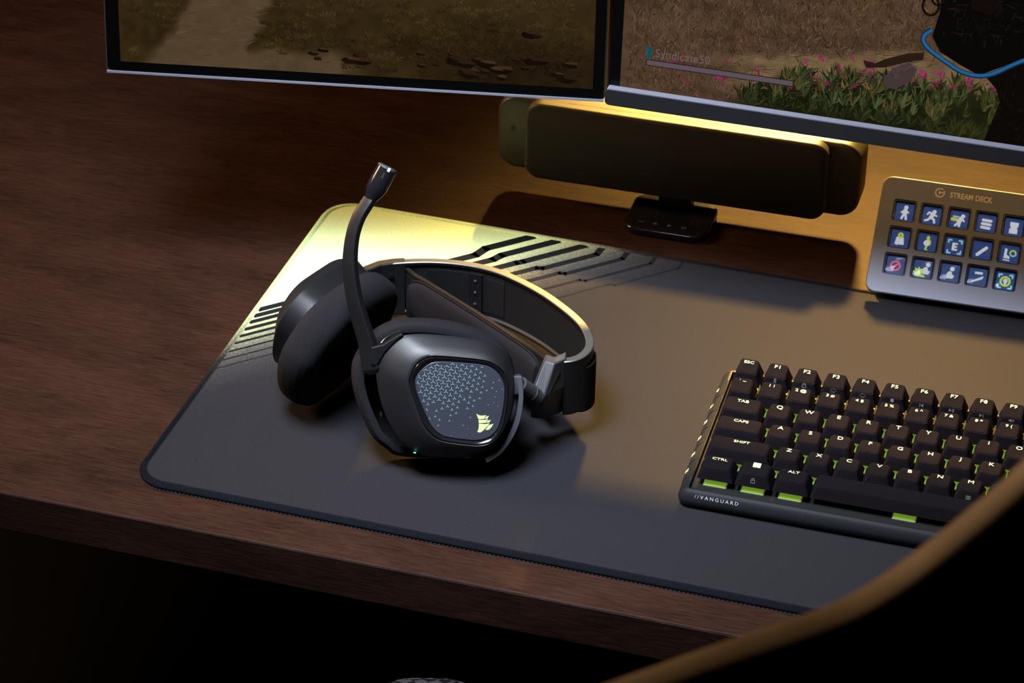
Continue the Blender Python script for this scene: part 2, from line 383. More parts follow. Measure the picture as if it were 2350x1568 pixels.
# printed dark stripes across the lime corner
st = MB()
def stripe(pts, wd):
    for (x0, y0), (x1, y1) in zip(pts[:-1], pts[1:]):
        d = Vector((x1 - x0, y1 - y0)); d.normalize(); nn = Vector((-d.y, d.x)) * wd / 2; e = d * wd * 0.25
        q = [Vector((x0, y0)) - e - nn, Vector((x1, y1)) + e - nn, Vector((x1, y1)) + e + nn, Vector((x0, y0)) - e + nn]
        st.add(([Vector((a.x / 1000, a.y / 1000, 0.00375)) for a in q], [(0, 1, 2, 3)]))
for c, wd in ((210.0, 5.0), (201.3, 4.6), (192.7, 4.0), (183.2, 3.5), (173.9, 2.9), (164.5, 2.3), (153.5, 1.8), (142.8, 1.3), (132.1, 0.9)):
    stripe([(5.0, c + 5.0), (88, c + 88)], wd)
for i, (c1, jx, c0, wd) in enumerate(((216.0, 125, 209, 7.2), (197.2, 138.5, 193.5, 6.8), (176.8, 155.5, 177.5, 6.2), (156.5, 171, 160, 5.2), (137.5, 188, 141.5, 4.2), (117.0, 204, 121, 2.8), (97.0, 225, 101, 1.6))):
    end = 369.2 - c1
    pts = [(88, c0 + 88), (jx - 2, c0 + jx - 2), (jx + 2, c1 + jx + 2)]
    if i < 3: pts.append((end, 369.2))
    else: pts += [(end - 9, 369.2 - 9), (end - 8, 369.2)]
    stripe(pts, wd)
st.build('printed_stripes', 'stripe', pad, fix=False)

# ------------------------------------------------------------------ headset
HO = Vector((0.170, 0.150, 0.0038))
hs = thing('gaming_headset', 'black over-ear headset with raised boom microphone lying on the mat', 'headset', HO)
def HL(p): return Vector(p) * 0.001 - HO if not isinstance(p, Vector) else p - HO
SHELL = [(-40.1, 13.2), (-39.2, 19.7), (-36.2, 26.1), (-30.8, 32.4), (-23.6, 37.0), (-15.9, 38.1), (-5.0, 37.6), (11.0, 35.4), (27.1, 32.2), (35.4, 28.7), (41.1, 23.9), (44.2, 18.6), (46.0, 10.0), (46.1, -0.4), (44.9, -9.5), (42.1, -18.6), (36.7, -28.2), (30.0, -35.2), (22.1, -39.5), (9.1, -41.3), (-3.8, -40.1), (-12.8, -38.1), (-20.5, -33.9), (-26.7, -27.7), (-32.3, -18.4), (-35.9, -9.7), (-38.5, 0.2)]
BADGE = [(-20.4, 8.9), (-19.8, 12.8), (-16.4, 19.7), (-11.8, 23.5), (-6.0, 25.2), (0.4, 25.0), (13.2, 23.5), (26.0, 21.6), (32.4, 19.2), (37.4, 15.2), (40.5, 9.9), (41.5, 2.7), (40.8, -6.4), (38.6, -18.1), (35.2, -25.1), (29.9, -30.1), (22.8, -32.0), (15.1, -31.2), (2.2, -29.0), (-4.1, -26.5), (-9.2, -22.1), (-12.9, -16.1), (-16.4, -5.5), (-19.4, 3.7)]
PANEL = [(-16.6, 10.0), (-15.3, 13.9), (-11.9, 17.6), (-7.4, 20.7), (-2.9, 21.8), (3.5, 21.6), (16.3, 20.2), (25.9, 18.8), (31.7, 16.4), (36.1, 12.0), (38.5, 6.7), (39.2, 1.5), (38.2, -7.6), (36.0, -17.3), (33.3, -23.1), (28.7, -27.1), (22.2, -28.8), (15.1, -28.4), (2.3, -26.1), (-2.1, -24.0), (-6.5, -19.6), (-9.6, -13.6), (-13.2, -4.4), (-15.9, 3.5)]
CUSH = [(-54.5, 10.6), (-52.4, 21.6), (-42.4, 35.7), (-30.5, 42.6), (-19.4, 44.6), (0.1, 43.3), (19.5, 38.6), (35.7, 30.8), (44.0, 22.7), (47.5, 12), (48.2, 0), (46.5, -15), (41, -28), (30, -38), (12, -43), (-8, -44), (-27.1, -42.0), (-34.8, -37.0), (-43.0, -28.9), (-49.7, -13.4), (-53.3, -0.7)]
def polar(outline, cx, cy, N):
    """resample a star-shaped outline at N equal angles, smooth periodic"""
    n = len(outline); dense = []
    for i in range(n):
        p0, p1, p2, p3 = (Vector(outline[(i + k) % n]) for k in (-1, 0, 1, 2))
        for k in range(8):
            t = k / 8
            dense.append(0.5 * ((2 * p1) + (p2 - p0) * t + (2 * p0 - 5 * p1 + 4 * p2 - p3) * t * t + (-p0 + 3 * p1 - 3 * p2 + p3) * t ** 3))
    ar = sorted((math.atan2(q.y - cy, q.x - cx) % (2 * math.pi), math.hypot(q.x - cx, q.y - cy)) for q in dense)
    ar = [(ar[-1][0] - 2 * math.pi, ar[-1][1])] + ar + [(ar[0][0] + 2 * math.pi, ar[0][1])]
    out = []; j = 0
    for i in range(N):
        a = 2 * math.pi * i / N
        while ar[j + 1][0] < a: j += 1
        t = (a - ar[j][0]) / max(1e-9, ar[j + 1][0] - ar[j][0]); r_ = ar[j][1] * (1 - t) + ar[j + 1][1] * t
        out.append((cx + r_ * math.cos(a), cy + r_ * math.sin(a)))
    return out
def lerp2(A, B, t): return [(a[0] * (1 - t) + b[0] * t, a[1] * (1 - t) + b[1] * t) for a, b in zip(A, B)]
def scale2(A, s, cx=3, cy=-1): return [(cx + (x - cx) * s, cy + (y - cy) * s) for x, y in A]
NA = 120
SH = polar(SHELL, 4, -2, NA); BA = polar(BADGE, 11, -3.5, NA); PA = polar(PANEL, 11.5, -3.5, NA)

def cup(O, a, b, n, pattern):
    """one ear cup; O centre of its outer face, a towards the band, b across, n outwards; millimetres"""
    def T(x, y, d): return (O + (a * x + b * y + n * d) * 0.001) - HO
    def ring(pts, d): return [T(x, y, d) for x, y in pts]
    col = 'satin'
    rs = [ring(scale2(SH, 0.90), -29), ring(scale2(SH, 0.935), -28), ring(scale2(SH, 0.95), -23), ring(scale2(SH, 0.975), -16), ring(SH, -11.0), ring(lerp2(SH, BA, 0.02), -10.6)]
    for t, d in ((0.15, -8.7), (0.3, -6.8), (0.5, -4.2), (0.7, -2.0), (0.88, -0.6), (0.96, -0.15)): rs.append(ring(lerp2(SH, BA, t), d))
    rs += [ring(BA, -0.35), ring(offset(BA, -0.25), -1.8)]
    mk('cup_shell', *loft(rs, True, True), 'satin_grey', hs, True)
    bz = [ring(offset(BA, -0.55), -1.7), ring(offset(BA, -0.6), -0.2), ring(offset(BA, -0.9), 0.15), ring(lerp2(BA, PA, 0.45), -0.1), ring(lerp2(BA, PA, 0.85), -1.0), ring(offset(PA, 0.1), -1.9)]
    mk('badge_bezel', *loft(bz, True, True), 'gloss_black', hs, True)
    pn = [ring(offset(PA, -0.1), -1.9), ring(offset(PA, -0.15), -1.15), ring(offset(PA, -0.5), -0.85)]
    pan = mk('badge_panel', *loft(pn, True, True), 'panel', hs, True)
    # cushion with fine pleats
    NC = 1200; RB = 300
    CU = polar(CUSH, -3, 0, NC)
    def cr(ins, d, amp):
        base = offset(CU, -ins); q = offset(base, 1.0); out = []
        for i in range(NC):
            k = 0.5 + 0.5 * math.cos(2 * math.pi * i * RB / NC); dv = amp * k
            out.append(T(base[i][0] + (q[i][0] - base[i][0]) * dv, base[i][1] + (q[i][1] - base[i][1]) * dv, d))
        return out
    prof = [(7.5, -24.2, 0), (5.5, -23.6, .05), (3.2, -24.4, .15), (1.2, -27.5, .2), (0.2, -31, .24), (0, -36, .24), (0.5, -41, .24), (2.2, -45.0, .22), (5, -47.5, .2), (9.5, -48.8, .18), (15, -48.0, .14), (19, -45, .1), (21.5, -40, 0), (22, -33, 0)]
    rs = [cr(i_, d_, a_) for i_, d_, a_ in prof]
    v, f = loft(rs, False, False)
    mk('ear_cushion', v, f, 'knit', hs, True, fix=True)
    mk('driver_cover', *loft([ring(offset(polar(CUSH, -3, 0, 80), -21.6), -33.5), ring(offset(polar(CUSH, -3, 0, 80), -21.6), -32.5)]), 'black', hs)
    # yoke arc hugging the shell on the band side
    YO = [(50.6, 9.0), (51.5, 0.4), (50.9, -10.1), (48.0, -21.8), (42.6, -32.1), (35.3, -40.4), (27.3, -45.0)]
    YI = [(47.6, 9.0), (48.5, -0.8), (47.7, -10.0), (44.8, -21.0), (39.4, -31.3), (32.7, -38.3), (26.4, -42.0)]
    yo = spline([(*q, 0) for q in YO], 5); yi = spline([(*q, 0) for q in YI], 5)
    rs = [[T(o_.x, o_.y, -9.5), T(o_.x, o_.y, -19), T(i_.x, i_.y, -19), T(i_.x, i_.y, -9.5)] for o_, i_ in zip(yo, yi)]
    y_ = mk('yoke_arm', *loft(rs), 'yoke', hs)
    b_ = y_.modifiers.new('edge', 'BEVEL'); b_.width = 0.0005; b_.segments = 2; b_.limit_method = 'ANGLE'
    if pattern:
        mb = MB(); va = Vector((3.5, 1.3)); vb = Vector((2.6, -2.2)); base = Vector((-0.1, 17.6))
        rnd = random.Random(3)
        poly = offset(PA, -0.9)
        def inside(x, y):
            c = False
            for i in range(len(poly)):
                (x1, y1), (x2, y2) = poly[i - 1], poly[i]
                if (y1 > y) != (y2 > y) and x < (x2 - x1) * (y - y1) / (y2 - y1) + x1: c = not c
            return c
        for i in range(-12, 22):
            for j in range(-12, 24):
                q = base + va * i + vb * j; dist = math.hypot((q.x + 3) * 0.92, (q.y - 15))
                if not inside(q.x, q.y): continue
                if q.x > 17.5 and q.y < -9 and q.x < 35: continue
                keep = 1.0 if dist < 15 else max(0.0, 1.12 - (dist - 15) / 27)
                if rnd.random() > keep: continue
                s_ = 2.15 * (1 - dist / 47)
                if s_ < 0.22: s_ = 0.22
                wd = 0.30 * min(1, s_ / 1.3 + 0.25)
                for ang in (86, 206, 326):
                    e = Vector((math.cos(R(ang)), math.sin(R(ang)))) * s_; e_n = Vector((-e.y, e.x)).normalized() * wd / 2
                    if not inside(q.x + e.x, q.y + e.y): e = e * 0.4
                    pts = [q - e_n, q + e - e_n, q + e + e_n, q + e_n]
                    k = [T(r_.x, r_.y, -0.82) for r_ in pts]; mb.add((k, [(0, 1, 2, 3)]))
        mb.build('printed_pattern', 'print_grey', hs, fix=False)
        LOGO = [[(20.9, -11.7), (22.2, -12.7), (24.1, -13.2), (27.1, -13.0), (26.2, -14.5), (25.7, -15.4), (23.5, -15.4), (22.1, -15.3), (21.8, -14.2)],
                [(22.2, -15.7), (24.4, -15.9), (26.9, -15.9), (28.3, -15.5), (27.4, -16.9), (26.9, -17.8), (23.5, -17.9), (22.3, -17.7), (22.3, -16.6)],
                [(22.35, -18.1), (24.8, -18.5), (27.1, -18.6), (29.0, -18.1), (27.9, -19.7), (26.1, -21.5), (24.7, -22.9), (23.2, -23.8), (21.9, -23.6), (21.2, -23.1), (22.0, -21.8), (22.3, -19.9)],
                [(27.1, -13.8), (28.8, -13.4), (27.8, -15.2), (26.35, -15.5), (26.6, -14.6)], [(28.1, -16.5), (30.0, -16.0), (28.9, -17.6), (27.3, -18.0), (27.6, -17.1)],
                [(28.5, -19.3), (31.5, -18.6), (30.1, -20.8), (28.6, -22.2), (27.4, -22.4), (26.3, -22.0), (27.4, -20.9)]]
        mb = MB()
        for L_ in LOGO: mb.add(([T(x, y, -0.80) for x, y in L_], [tuple(range(len(L_)))]))
        mb.build('sail_emblem', 'logo', hs, fix=False)
        mk('status_light', *loft([[T(-17.5 + x, -36.6 + y, d) for x, y in ((-.7, -.2), (.7, -.4), (.7, .2), (-.7, .4))] for d in (-10.6, -9.2)]), 'green_led', hs)
        # volume wheel and slots on the underside
        wh = [T(-6.7 + 5.0 * math.cos(R(180 + t)), -37.9 - 3.2 * math.sin(R(t)), -15.5) for t in range(0, 181, 15)]
        wh2 = [T(-6.7 + 5.0 * math.cos(R(180 + t)), -37.9 - 3.2 * math.sin(R(t)), -19.5) for t in range(0, 181, 15)]
        mk('volume_wheel', *loft([wh, wh2]), 'gunmetal', hs)
        mk('slot_trim', *loft([[T(x, y, d) for x, y in ((3.7, -40.2), (12.1, -41.0), (12.1, -41.6), (3.7, -40.9))] for d in (-15, -17)]), 'chrome', hs)
        mk('side_button', *loft([[T(-37.4 + 0.8 * math.cos(R(t)), -13.0 + 1.5 * math.sin(R(t)), d) for t in range(0, 360, 30)] for d in (-22, -17.5)]), 'chrome', hs)
        arc = spline([T(-37.2, 30.0, -21.5), T(-33.5, 34.2, -21.5), T(-29, 37.2, -21.5), T(-23.6, 39.2, -21.5)], 6)
        mk('trim_wire', *tube(arc, 0.00035, 6), 'chrome', hs, True)
    return T

n1 = Vector((0.34832061, -0.84423469, 0.407358)).normalized(); a1 = Vector((0.92441011, 0.38139998, 0)).normalized(); b1 = n1.cross(a1)
cd = (Vector((0.67265, -1.43234, 1.10201)) - Vector((0.18269, 0.07385, 0.058))).normalized()
O1 = Vector((0.18269, 0.07385, 0.058)) + cd * 0.010
T1 = cup(O1, a1, b1, n1, True)
m2 = Vector((0.899, -0.26, -0.349)).normalized(); n2 = -m2
A2 = Vector((0.45, 0.89, 0.0)); a2 = (A2 - n2 * A2.dot(n2)).normalized(); b2 = n2.cross(a2)
if b2.z < 0: b2 = -b2
O2 = Vector((0.0722, 0.1359, 0.060)) + n2 * 0.011
T2 = cup(O2, a2, b2, n2, False)

# boom hub on the cup, boom arm, microphone
hub = [(-42.5, 31.0), (-40.0, 31.6), (-35.5, 32.4), (-29.4, 36.1), (-23.9, 39.1), (-22.3, 38.0), (-28.5, 33.0), (-34.6, 27.0), (-38.0, 21.4), (-40.6, 18.6), (-43.2, 20.5)]
rs = []
for d in (-19, -8.6): 
    q = offset(hub[::-1], 0.0) if False else hub
    rs.append([T1(x, y, d) for x, y in q])
hb = mk('boom_hub', *loft(rs), 'satin', hs)
b_ = hb.modifiers.new('edge', 'BEVEL'); b_.width = 0.0009; b_.segments = 3; b_.limit_method = 'ANGLE'
bp_ = [(139.9, 66.6, 69.5), (138.9, 67.9, 72.2), (137.3, 69.8, 76.5), (132.9, 74.7, 87.9), (126.0, 80.2, 102.2), (121.3, 84.5, 112.7), (116.9, 90.8, 126.6), (115.1, 96.2, 137.0), (114.9, 102.2, 147.4), (116.6, 108.0, 156.1), (119.6, 113.0, 162.4), (121.0, 115.6, 165.2)]
path = spline(bp_, 8); rh = Vector((0.956, 0.294, 0)); ch_ = Vector((0.294, -0.956, 0))
Aw = rh * 0.82 + ch_ * 0.57; Bw = rh * 0.57 - ch_ * 0.82
rs = []
for i, q in enumerate(path):
    t = i / (len(path) - 1); wa = 13.2 - 5.2 * min(1, t * 1.4); wb = 6.0 - 0.8 * t; e0 = min(1.0, 0.40 + t * 6); wa *= e0; wb *= e0
    tan = (path[min(i + 1, len(path) - 1)] - path[max(i - 1, 0)]).normalized()
    A_ = (Aw - tan * Aw.dot(tan)).normalized(); B_ = tan.cross(A_).normalized()
    if B_.dot(Bw) < 0: B_ = -B_
    pts = rrect(-wa / 2, wa / 2, -wb / 2, wb / 2, 1.1, 3)
    rs.append([(q + A_ * x + B_ * y) * 0.001 - HO for x, y in pts])
mk('boom_arm', *loft(rs), 'satin', hs, True)
m0 = Vector((121.2, 116.6, 164.8)); m1 = Vector((128.8, 128.4, 183.2)); ax = (m1 - m0).normalized(); LM = (m1 - m0).length
ua = ax.cross(Vector((0, 0, 1))).normalized(); ub = ax.cross(ua)
def lathe(prof, n=32, st=0.0): 
    rs = []
    for z, r_ in prof: rs.append([(m0 + ax * (z * LM) + (ua * math.cos(2 * math.pi * k / n) + ub * math.sin(2 * math.pi * k / n)) * r_) * 0.001 - HO for k in range(n)])
    return loft(rs)
mic = mk('microphone', *lathe([(0, 3.9), (0.06, 4.3), (0.16, 5.2), (0.28, 6.2), (0.38, 6.65), (0.6, 6.75), (0.93, 6.6), (0.935, 6.4)]), 'gloss_black', hs, True)
mk('end_ring', *lathe([(0.935, 6.4), (0.94, 6.5), (0.985, 6.35), (1.0, 5.7), (1.0, 3.8), (0.985, 3.4)]), 'gunmetal', mic, True)
cdir = (Vector((0.67265, -1.43234, 1.10201)) - m1 * 0.001).normalized()
side = (cdir - ax * cdir.dot(ax)).normalized(); perp = ax.cross(side)
if perp.dot(rh) < 0: perp = -perp
def micbox(z0, z1, ang, half, rr, th):
    vs = []
    for zz in (z0, z1):
        for hh in (-half, half):
            dd = side * math.cos(ang + hh) + perp * math.sin(ang + hh)
            for r_ in (rr, rr + th): vs.append((m0 + ax * (zz * LM) + dd * r_) * 0.001 - HO)
    return vs, [(0, 1, 3, 2), (4, 5, 7, 6), (0, 1, 5, 4), (2, 3, 7, 6), (1, 3, 7, 5), (0, 2, 6, 4)]
mk('mute_light', *micbox(0.90, 0.995, 0.22, 0.11, 6.0, 0.75), 'white_led', mic)
mk('sound_slot', *micbox(0.66, 0.83, -0.02, 0.08, 6.5, 0.30), 'black', mic)

# head band
RIM = [(80.0, 203.0, 53.5), (86.0, 212.0, 54.2), (90.7, 218.0, 54.8), (98.6, 222.9, 55.2), (112.3, 227.4, 56.3), (126.7, 230.2, 57.5), (141.8, 230.9, 58.7), (157.6, 229.4, 59.8), (174.2, 224.6, 61.0), (192.0, 215.7, 62.1), (208.7, 205.0, 63.2), (222.2, 194.3, 64.0), (236.1, 181.8, 64.8), (247.0, 169.3, 65.4), (254.2, 156.0, 65.7), (256.4, 145.9, 65.7), (254.6, 137.2, 65.3), (250.4, 131.8, 64.9), (245.2, 129.4, 64.4)]
rim = spline(RIM, 5)
def band_frames(pth):
    fr = []
    for i, q in enumerate(pth):
        t = pth[min(i + 1, len(pth) - 1)] - pth[max(i - 1, 0)]; t.z = 0; t.normalize(); fr.append((q, Vector((-t.y, t.x, 0))))   # normal points outwards of loop (left of travel)
    return fr
BF = band_frames(rim)
def band_ring(q, nn, prof): return [(q + nn * x + Vector((0, 0, z))) * 0.001 - HO for x, z in prof]
bprof = [(-2.2, -0.9), (2.9, -0.9), (2.9, -20), (2.7, -40.5), (2.0, -41.2), (-1.4, -41.2), (-2.0, -40.6), (-2.0, -38.6), (-0.6, -37.4), (-0.6, -3.8), (-2.0, -2.6)]
band = mk('headband', *loft([band_ring(q, nn, bprof) for q, nn in BF]), 'bandbody', hs, True)
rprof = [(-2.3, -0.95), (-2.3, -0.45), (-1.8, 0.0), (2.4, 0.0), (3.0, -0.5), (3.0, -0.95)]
mk('band_rim', *loft([band_ring(q, nn, rprof) for q, nn in BF]), 'bandrim_lit', band, True)
# recessed strap channel on the inside of the band, with webbing, buckle plate and studs
def band_slice(i0, i1, x0, x1, z0, z1, name, m, parent):
    rs = [band_ring(q, nn, [(x0, z1), (x1, z1), (x1, z0), (x0, z0)]) for q, nn in BF[i0:i1 + 1]]
    return mk(name, *loft(rs), m, parent)
band_slice(21, 41, -0.75, -0.5, -36.0, -5.0, 'strap_channel', 'black', band)
band_slice(23, 33, -1.8, -0.8, -34.5, -6.5, 'adjuster_webbing', 'webbing', band)
band_slice(36, 41, -1.1, -0.8, -34.5, -8.5, 'hook_patch', 'webbing', band)
bk = band_slice(33, 36, -2.6, -0.8, -35, -6.0, 'buckle', 'gloss_black', band)
q, nn = BF[34]; q2, _ = BF[35]
for z in (-11, -20, -29):
    cc = (q + q2) * 0.5 + nn * -2.9 + Vector((0, 0, z)); v, f = [], []
    mk('stud', *tube([(cc + nn * 0.4) * 0.001 - HO, (cc - nn * 0.2) * 0.001 - HO, (cc - nn * 0.6) * 0.001 - HO], [0.0011, 0.0010, 0.0004], 10), 'gunmetal', bk, True)
# dark slot near the right end, where the strap passes out of the band
band_slice(67, 71, -0.8, -0.5, -36.0, -5.5, 'strap_slot', 'black', band)
# left hinge plate with screw
hp = [(76, 197), (80, 204), (86.5, 213), (91, 219), (99, 224), (106, 226.5)]
rs = []
for i, (x, y) in enumerate(hp):
    a_ = Vector(hp[min(i + 1, 5)]) - Vector(hp[max(i - 1, 0)]); a_.normalize(); nn = Vector((-a_.y, a_.x)); z = 54 + i * 0.35
    rs.append([(Vector((x + nn.x * o_, y + nn.y * o_, z + zz))) * 0.001 - HO for o_, zz in ((-3.0, -0.6), (-2.4, 0.15), (2.8, 0.15), (3.4, -0.6), (3.4, -40), (-3.0, -40))])
hpl = mk('hinge_plate', *loft(rs), 'satin_grey', hs)
sc = Vector((98.6, 219.4, 46.0)); sd = Vector((0.3, -0.95, 0))
mk('screw', *tube([(sc - sd * 1.0) * 0.001 - HO, (sc + sd * 0.4) * 0.001 - HO, (sc + sd * 0.5) * 0.001 - HO], [0.0019, 0.0019, 0.0012], 14), 'gloss_black', hpl)
# link from left hinge plate to left cup
mk('hinge_pivot', *tube([Vector((80, 203, 36)) * 0.001 - HO, T2(52, 2, -14)], 0.0042, 14), 'satin', hs, True)

# right hinge bracket: two folded faces with a black plate for the shade of a hole
F_ = [(235.2, 122.0, 66.0), (241.5, 120.2, 66.0), (246.9, 128.6, 66.0), (231.4, 103.0, 49.0), (239.4, 106.7, 49.0), (247.2, 128.3, 46.0), (228.4, 115.7, 25.0), (235.5, 118.5, 24.0), (244.6, 130.3, 23.0)]
back = Vector((-2.2, 8.0, 0))
vv = [Vector(q) for q in F_] + [Vector(q) + back for q in F_]
ff = [(0, 1, 4, 3), (3, 4, 7, 6), (1, 2, 5, 4), (4, 5, 8, 7)]
ff += [tuple(i + 9 for i in q) for q in ff] + [(0, 1, 10, 9), (1, 2, 11, 10), (2, 5, 14, 11), (5, 8, 17, 14), (8, 7, 16, 17), (7, 6, 15, 16), (6, 3, 12, 15), (3, 0, 9, 12)]
br = mk('hinge_bracket', [q * 0.001 - HO for q in vv], ff, 'gunmetal', hs)
b_ = br.modifiers.new('edge', 'BEVEL'); b_.width = 0.0009; b_.segments = 2
nf = (Vector(F_[2]) - Vector(F_[1])).cross(Vector(F_[4]) - Vector(F_[1])).normalized()
if nf.y > 0: nf = -nf
op = [Vector(F_[1]).lerp(Vector(F_[2]), 0.50) + Vector((0, 0, -7)), Vector(F_[1]).lerp(Vector(F_[2]), 0.62) + Vector((0, 0, -9)), Vector(F_[7]).lerp(Vector(F_[8]), 0.52) + Vector((0, 0, 7)), Vector(F_[7]).lerp(Vector(F_[8]), 0.30) + Vector((0, 0, 4.5)), Vector(F_[7]).lerp(Vector(F_[8]), 0.16) + Vector((0, 0, 7)), Vector(F_[4]).lerp(Vector(F_[5]), 0.18)]
mk('opening_shade', *loft([[(q + nf * 0.35) * 0.001 - HO for q in op], [(q - nf * 1.0) * 0.001 - HO for q in op]]), 'black', br)
# pivot between bracket and yoke
pv0 = T1(50.0, 3.5, -14); pv1 = Vector((235, 108, 47)) * 0.001 - HO
pvm = pv0.lerp(pv1, 0.62); pvn = pv0.lerp(pv1, 0.72)
mk('hinge_pivot', *tube([pv0, pv1], 0.0050, 24), 'gunmetal', hs, True)
mk('pivot_ring', *tube([pvm, pvm.lerp(pvn, 0.5)], 0.00525, 24), 'chrome', hs, True)
mk('yoke_joint', *slab([(0, 0)] and rrect(-0.006, 0.004, -0.006, 0.006, 0.002), -0.004, 0.004, 0.0008), 'gunmetal', hs, True, loc=pv0 + (T1(0, 0, 0) - T1(2.5, 0, 0)), rot=Matrix((a1, b1, n1)).transposed().to_euler())

# suspension strap and its pad
stp = [Vector((103.5, 229.5)), Vector((117, 217)), Vector((129, 208.5)), Vector((151, 193.5)), Vector((173, 178.5)), Vector((200, 159.5)), Vector((222, 143.5)), Vector((233, 133.5))]
sp_ = spline([(q.x, q.y, 50.5 + 1.25 * i) for i, q in enumerate(stp)], 6)
def strip_ring(q, nn, x0, x1, z0, z1): return [(q + nn * x + Vector((0, 0, z))) * 0.001 - HO for x, z in ((x0, z1), (x1, z1), (x1, z0), (x0, z0))]
SF = band_frames(sp_)
mk('suspension_strap', *loft([strip_ring(q, nn, -0.8, 0.8, -37.5, 0) for q, nn in SF]), 'webbing', hs)
rs = []; K = len(SF)
for i in range(4, K - 3):
    q, nn = SF[i]; u_ = (i - 4) / (K - 8); hgt = 15.5 * (1 - abs(2 * u_ - 1) ** 7) ** (1 / 2.6) + 0.6; cz = -18.5; r_ = []
    for k in range(20):
        t = 2 * math.pi * k / 20; e_ = 0.62
        xx = -1.0 - 4.4 * (abs(math.cos(t)) ** e_) * (1 if math.cos(t) > 0 else -0.15) * min(1, hgt / 11); zz = hgt * (abs(math.sin(t)) ** e_) * (1 if math.sin(t) > 0 else -1)
        r_.append((q + nn * xx + Vector((0, 0, cz + zz))) * 0.001 - HO)
    rs.append(r_)
mk('strap_pad', *loft(rs), 'knit', hs, True)
pe = []
for sg in (1, -1):
    seq = list(range(4, K - 3)) if sg > 0 else list(range(K - 4, 3, -1))
    for i in seq:
        q, nn = SF[i]; u_ = (i - 4) / (K - 8); hgt = 16.4 * (1 - abs(2 * u_ - 1) ** 7) ** (1 / 2.6) + 0.6
        pe.append((q + nn * -1.3 + Vector((0, 0, -18.5 + sg * hgt))) * 0.001 - HO)
mk('pad_piping', *tube(pe + [pe[0]], 0.0008, 8), 'thread', hs, True)
rs = []
for i in range(2, K - 1):
    q, nn = SF[i]; rs.append([(q + nn * x + Vector((0, 0, z))) * 0.001 - HO for x, z in ((-1.3, 0.3), (1.3, 0.3), (1.3, -1.3), (-1.3, -1.3))])
mk('strap_binding', *loft(rs), 'thread', hs)
# strap loop outside the right end of the band
lp = spline([(249.5, 139, 56), (252.5, 135.5, 56), (257.0, 136.5, 56), (260.2, 142, 56), (260.6, 149, 56), (258.2, 156, 56), (255.6, 158.5, 56)], 5)
mk('strap_loop', *loft([strip_ring(q, nn, -0.7, 0.7, -33, 0) for q, nn in band_frames(lp)]), 'webbing', hs)

# ------------------------------------------------------------------ keyboard
U = 0.01905
KX, KY = 0.3336, 0.0800
kb = thing('keyboard', 'black mechanical keyboard with lime backlit keys on the mat', 'keyboard', (KX, KY, 0.0036), (R(5.0), 0, R(0.88)))
kx0 = 0.0092; ky0 = 0.0328           # local position of u = 0 and of the line between Z row and space row
KW = kx0 + 15.25 * U + 0.009; KD = ky0 + 5 * U + 0.0068
cas = rrect(0, KW, 0, KD, 0.007, 6)
rs = []
for ins, z in ((0.003, 0.0006), (0.0006, 0.0024), (0.0, 0.0050), (0.0004, 0.0070), (0.0030, 0.0105), (0.0048, 0.0118), (0.0058, 0.0121)): rs.append([Vector((x, y, z)) for x, y in offset(cas, -ins)])
ins_ = offset(cas, -0.0066)
rs += [[Vector((x, y, 0.0119)) for x, y in ins_], [Vector((x, y, 0.0084)) for x, y in offset(cas, -0.0070)]]
case = mk('case', *loft(rs), 'kb_case', kb, True)
mk('switch_plate', *slab(offset(cas, -0.0073), 0.0078, 0.0087, 0), 'kb_plate', kb)
for x in (0.02, KW - 0.05): mk('foot', *box(x, x + 0.03, KD - 0.022, KD - 0.012, -0.0092, 0.0010), 'kb_case', kb)
# side macro keys on the left flank
mkeys = ['G', 'S1', 'S2', 'S3', 'S4', 'S5']
y0, y1 = 0.017, KD - 0.016; pit = (y1 - y0) / 6
for i in range(6):
    ya = y1 - (i + 1) * pit + 0.0004; yb = y1 - i * pit - 0.0004
    prof = [(0.0002, 0.0042), (-0.0003, 0.0062), (0.0028, 0.0109), (0.0062, 0.0126), (0.0064, 0.0115), (0.003, 0.006)]
    k_ = mk('macro_key', *loft([[Vector((x, yy, z)) for x, z in prof] for yy in (ya, yb)]), 'kb_case', kb)
    b_ = k_.modifiers.new('edge', 'BEVEL'); b_.width = 0.0003; b_.segments = 1
    nrm = Vector((-0.0047, 0, 0.0031)).normalized()
    text('legend', mkeys[i], 0.0040, 'legend', k_, (0.00115 + nrm.x * 0.00025, (ya + yb) / 2, 0.0085 + nrm.z * 0.00025), (0, -math.atan2(0.0047, 0.0031), 0), 1.0, bold=0.00006)
text('printed_name', '//VANGUARD', 0.0031, 'white_print', case, (0.0255, 0.00175, 0.00905 + 0.00035), (R(55), 0, 0), 1.08, space=1.5, bold=-0.00003)

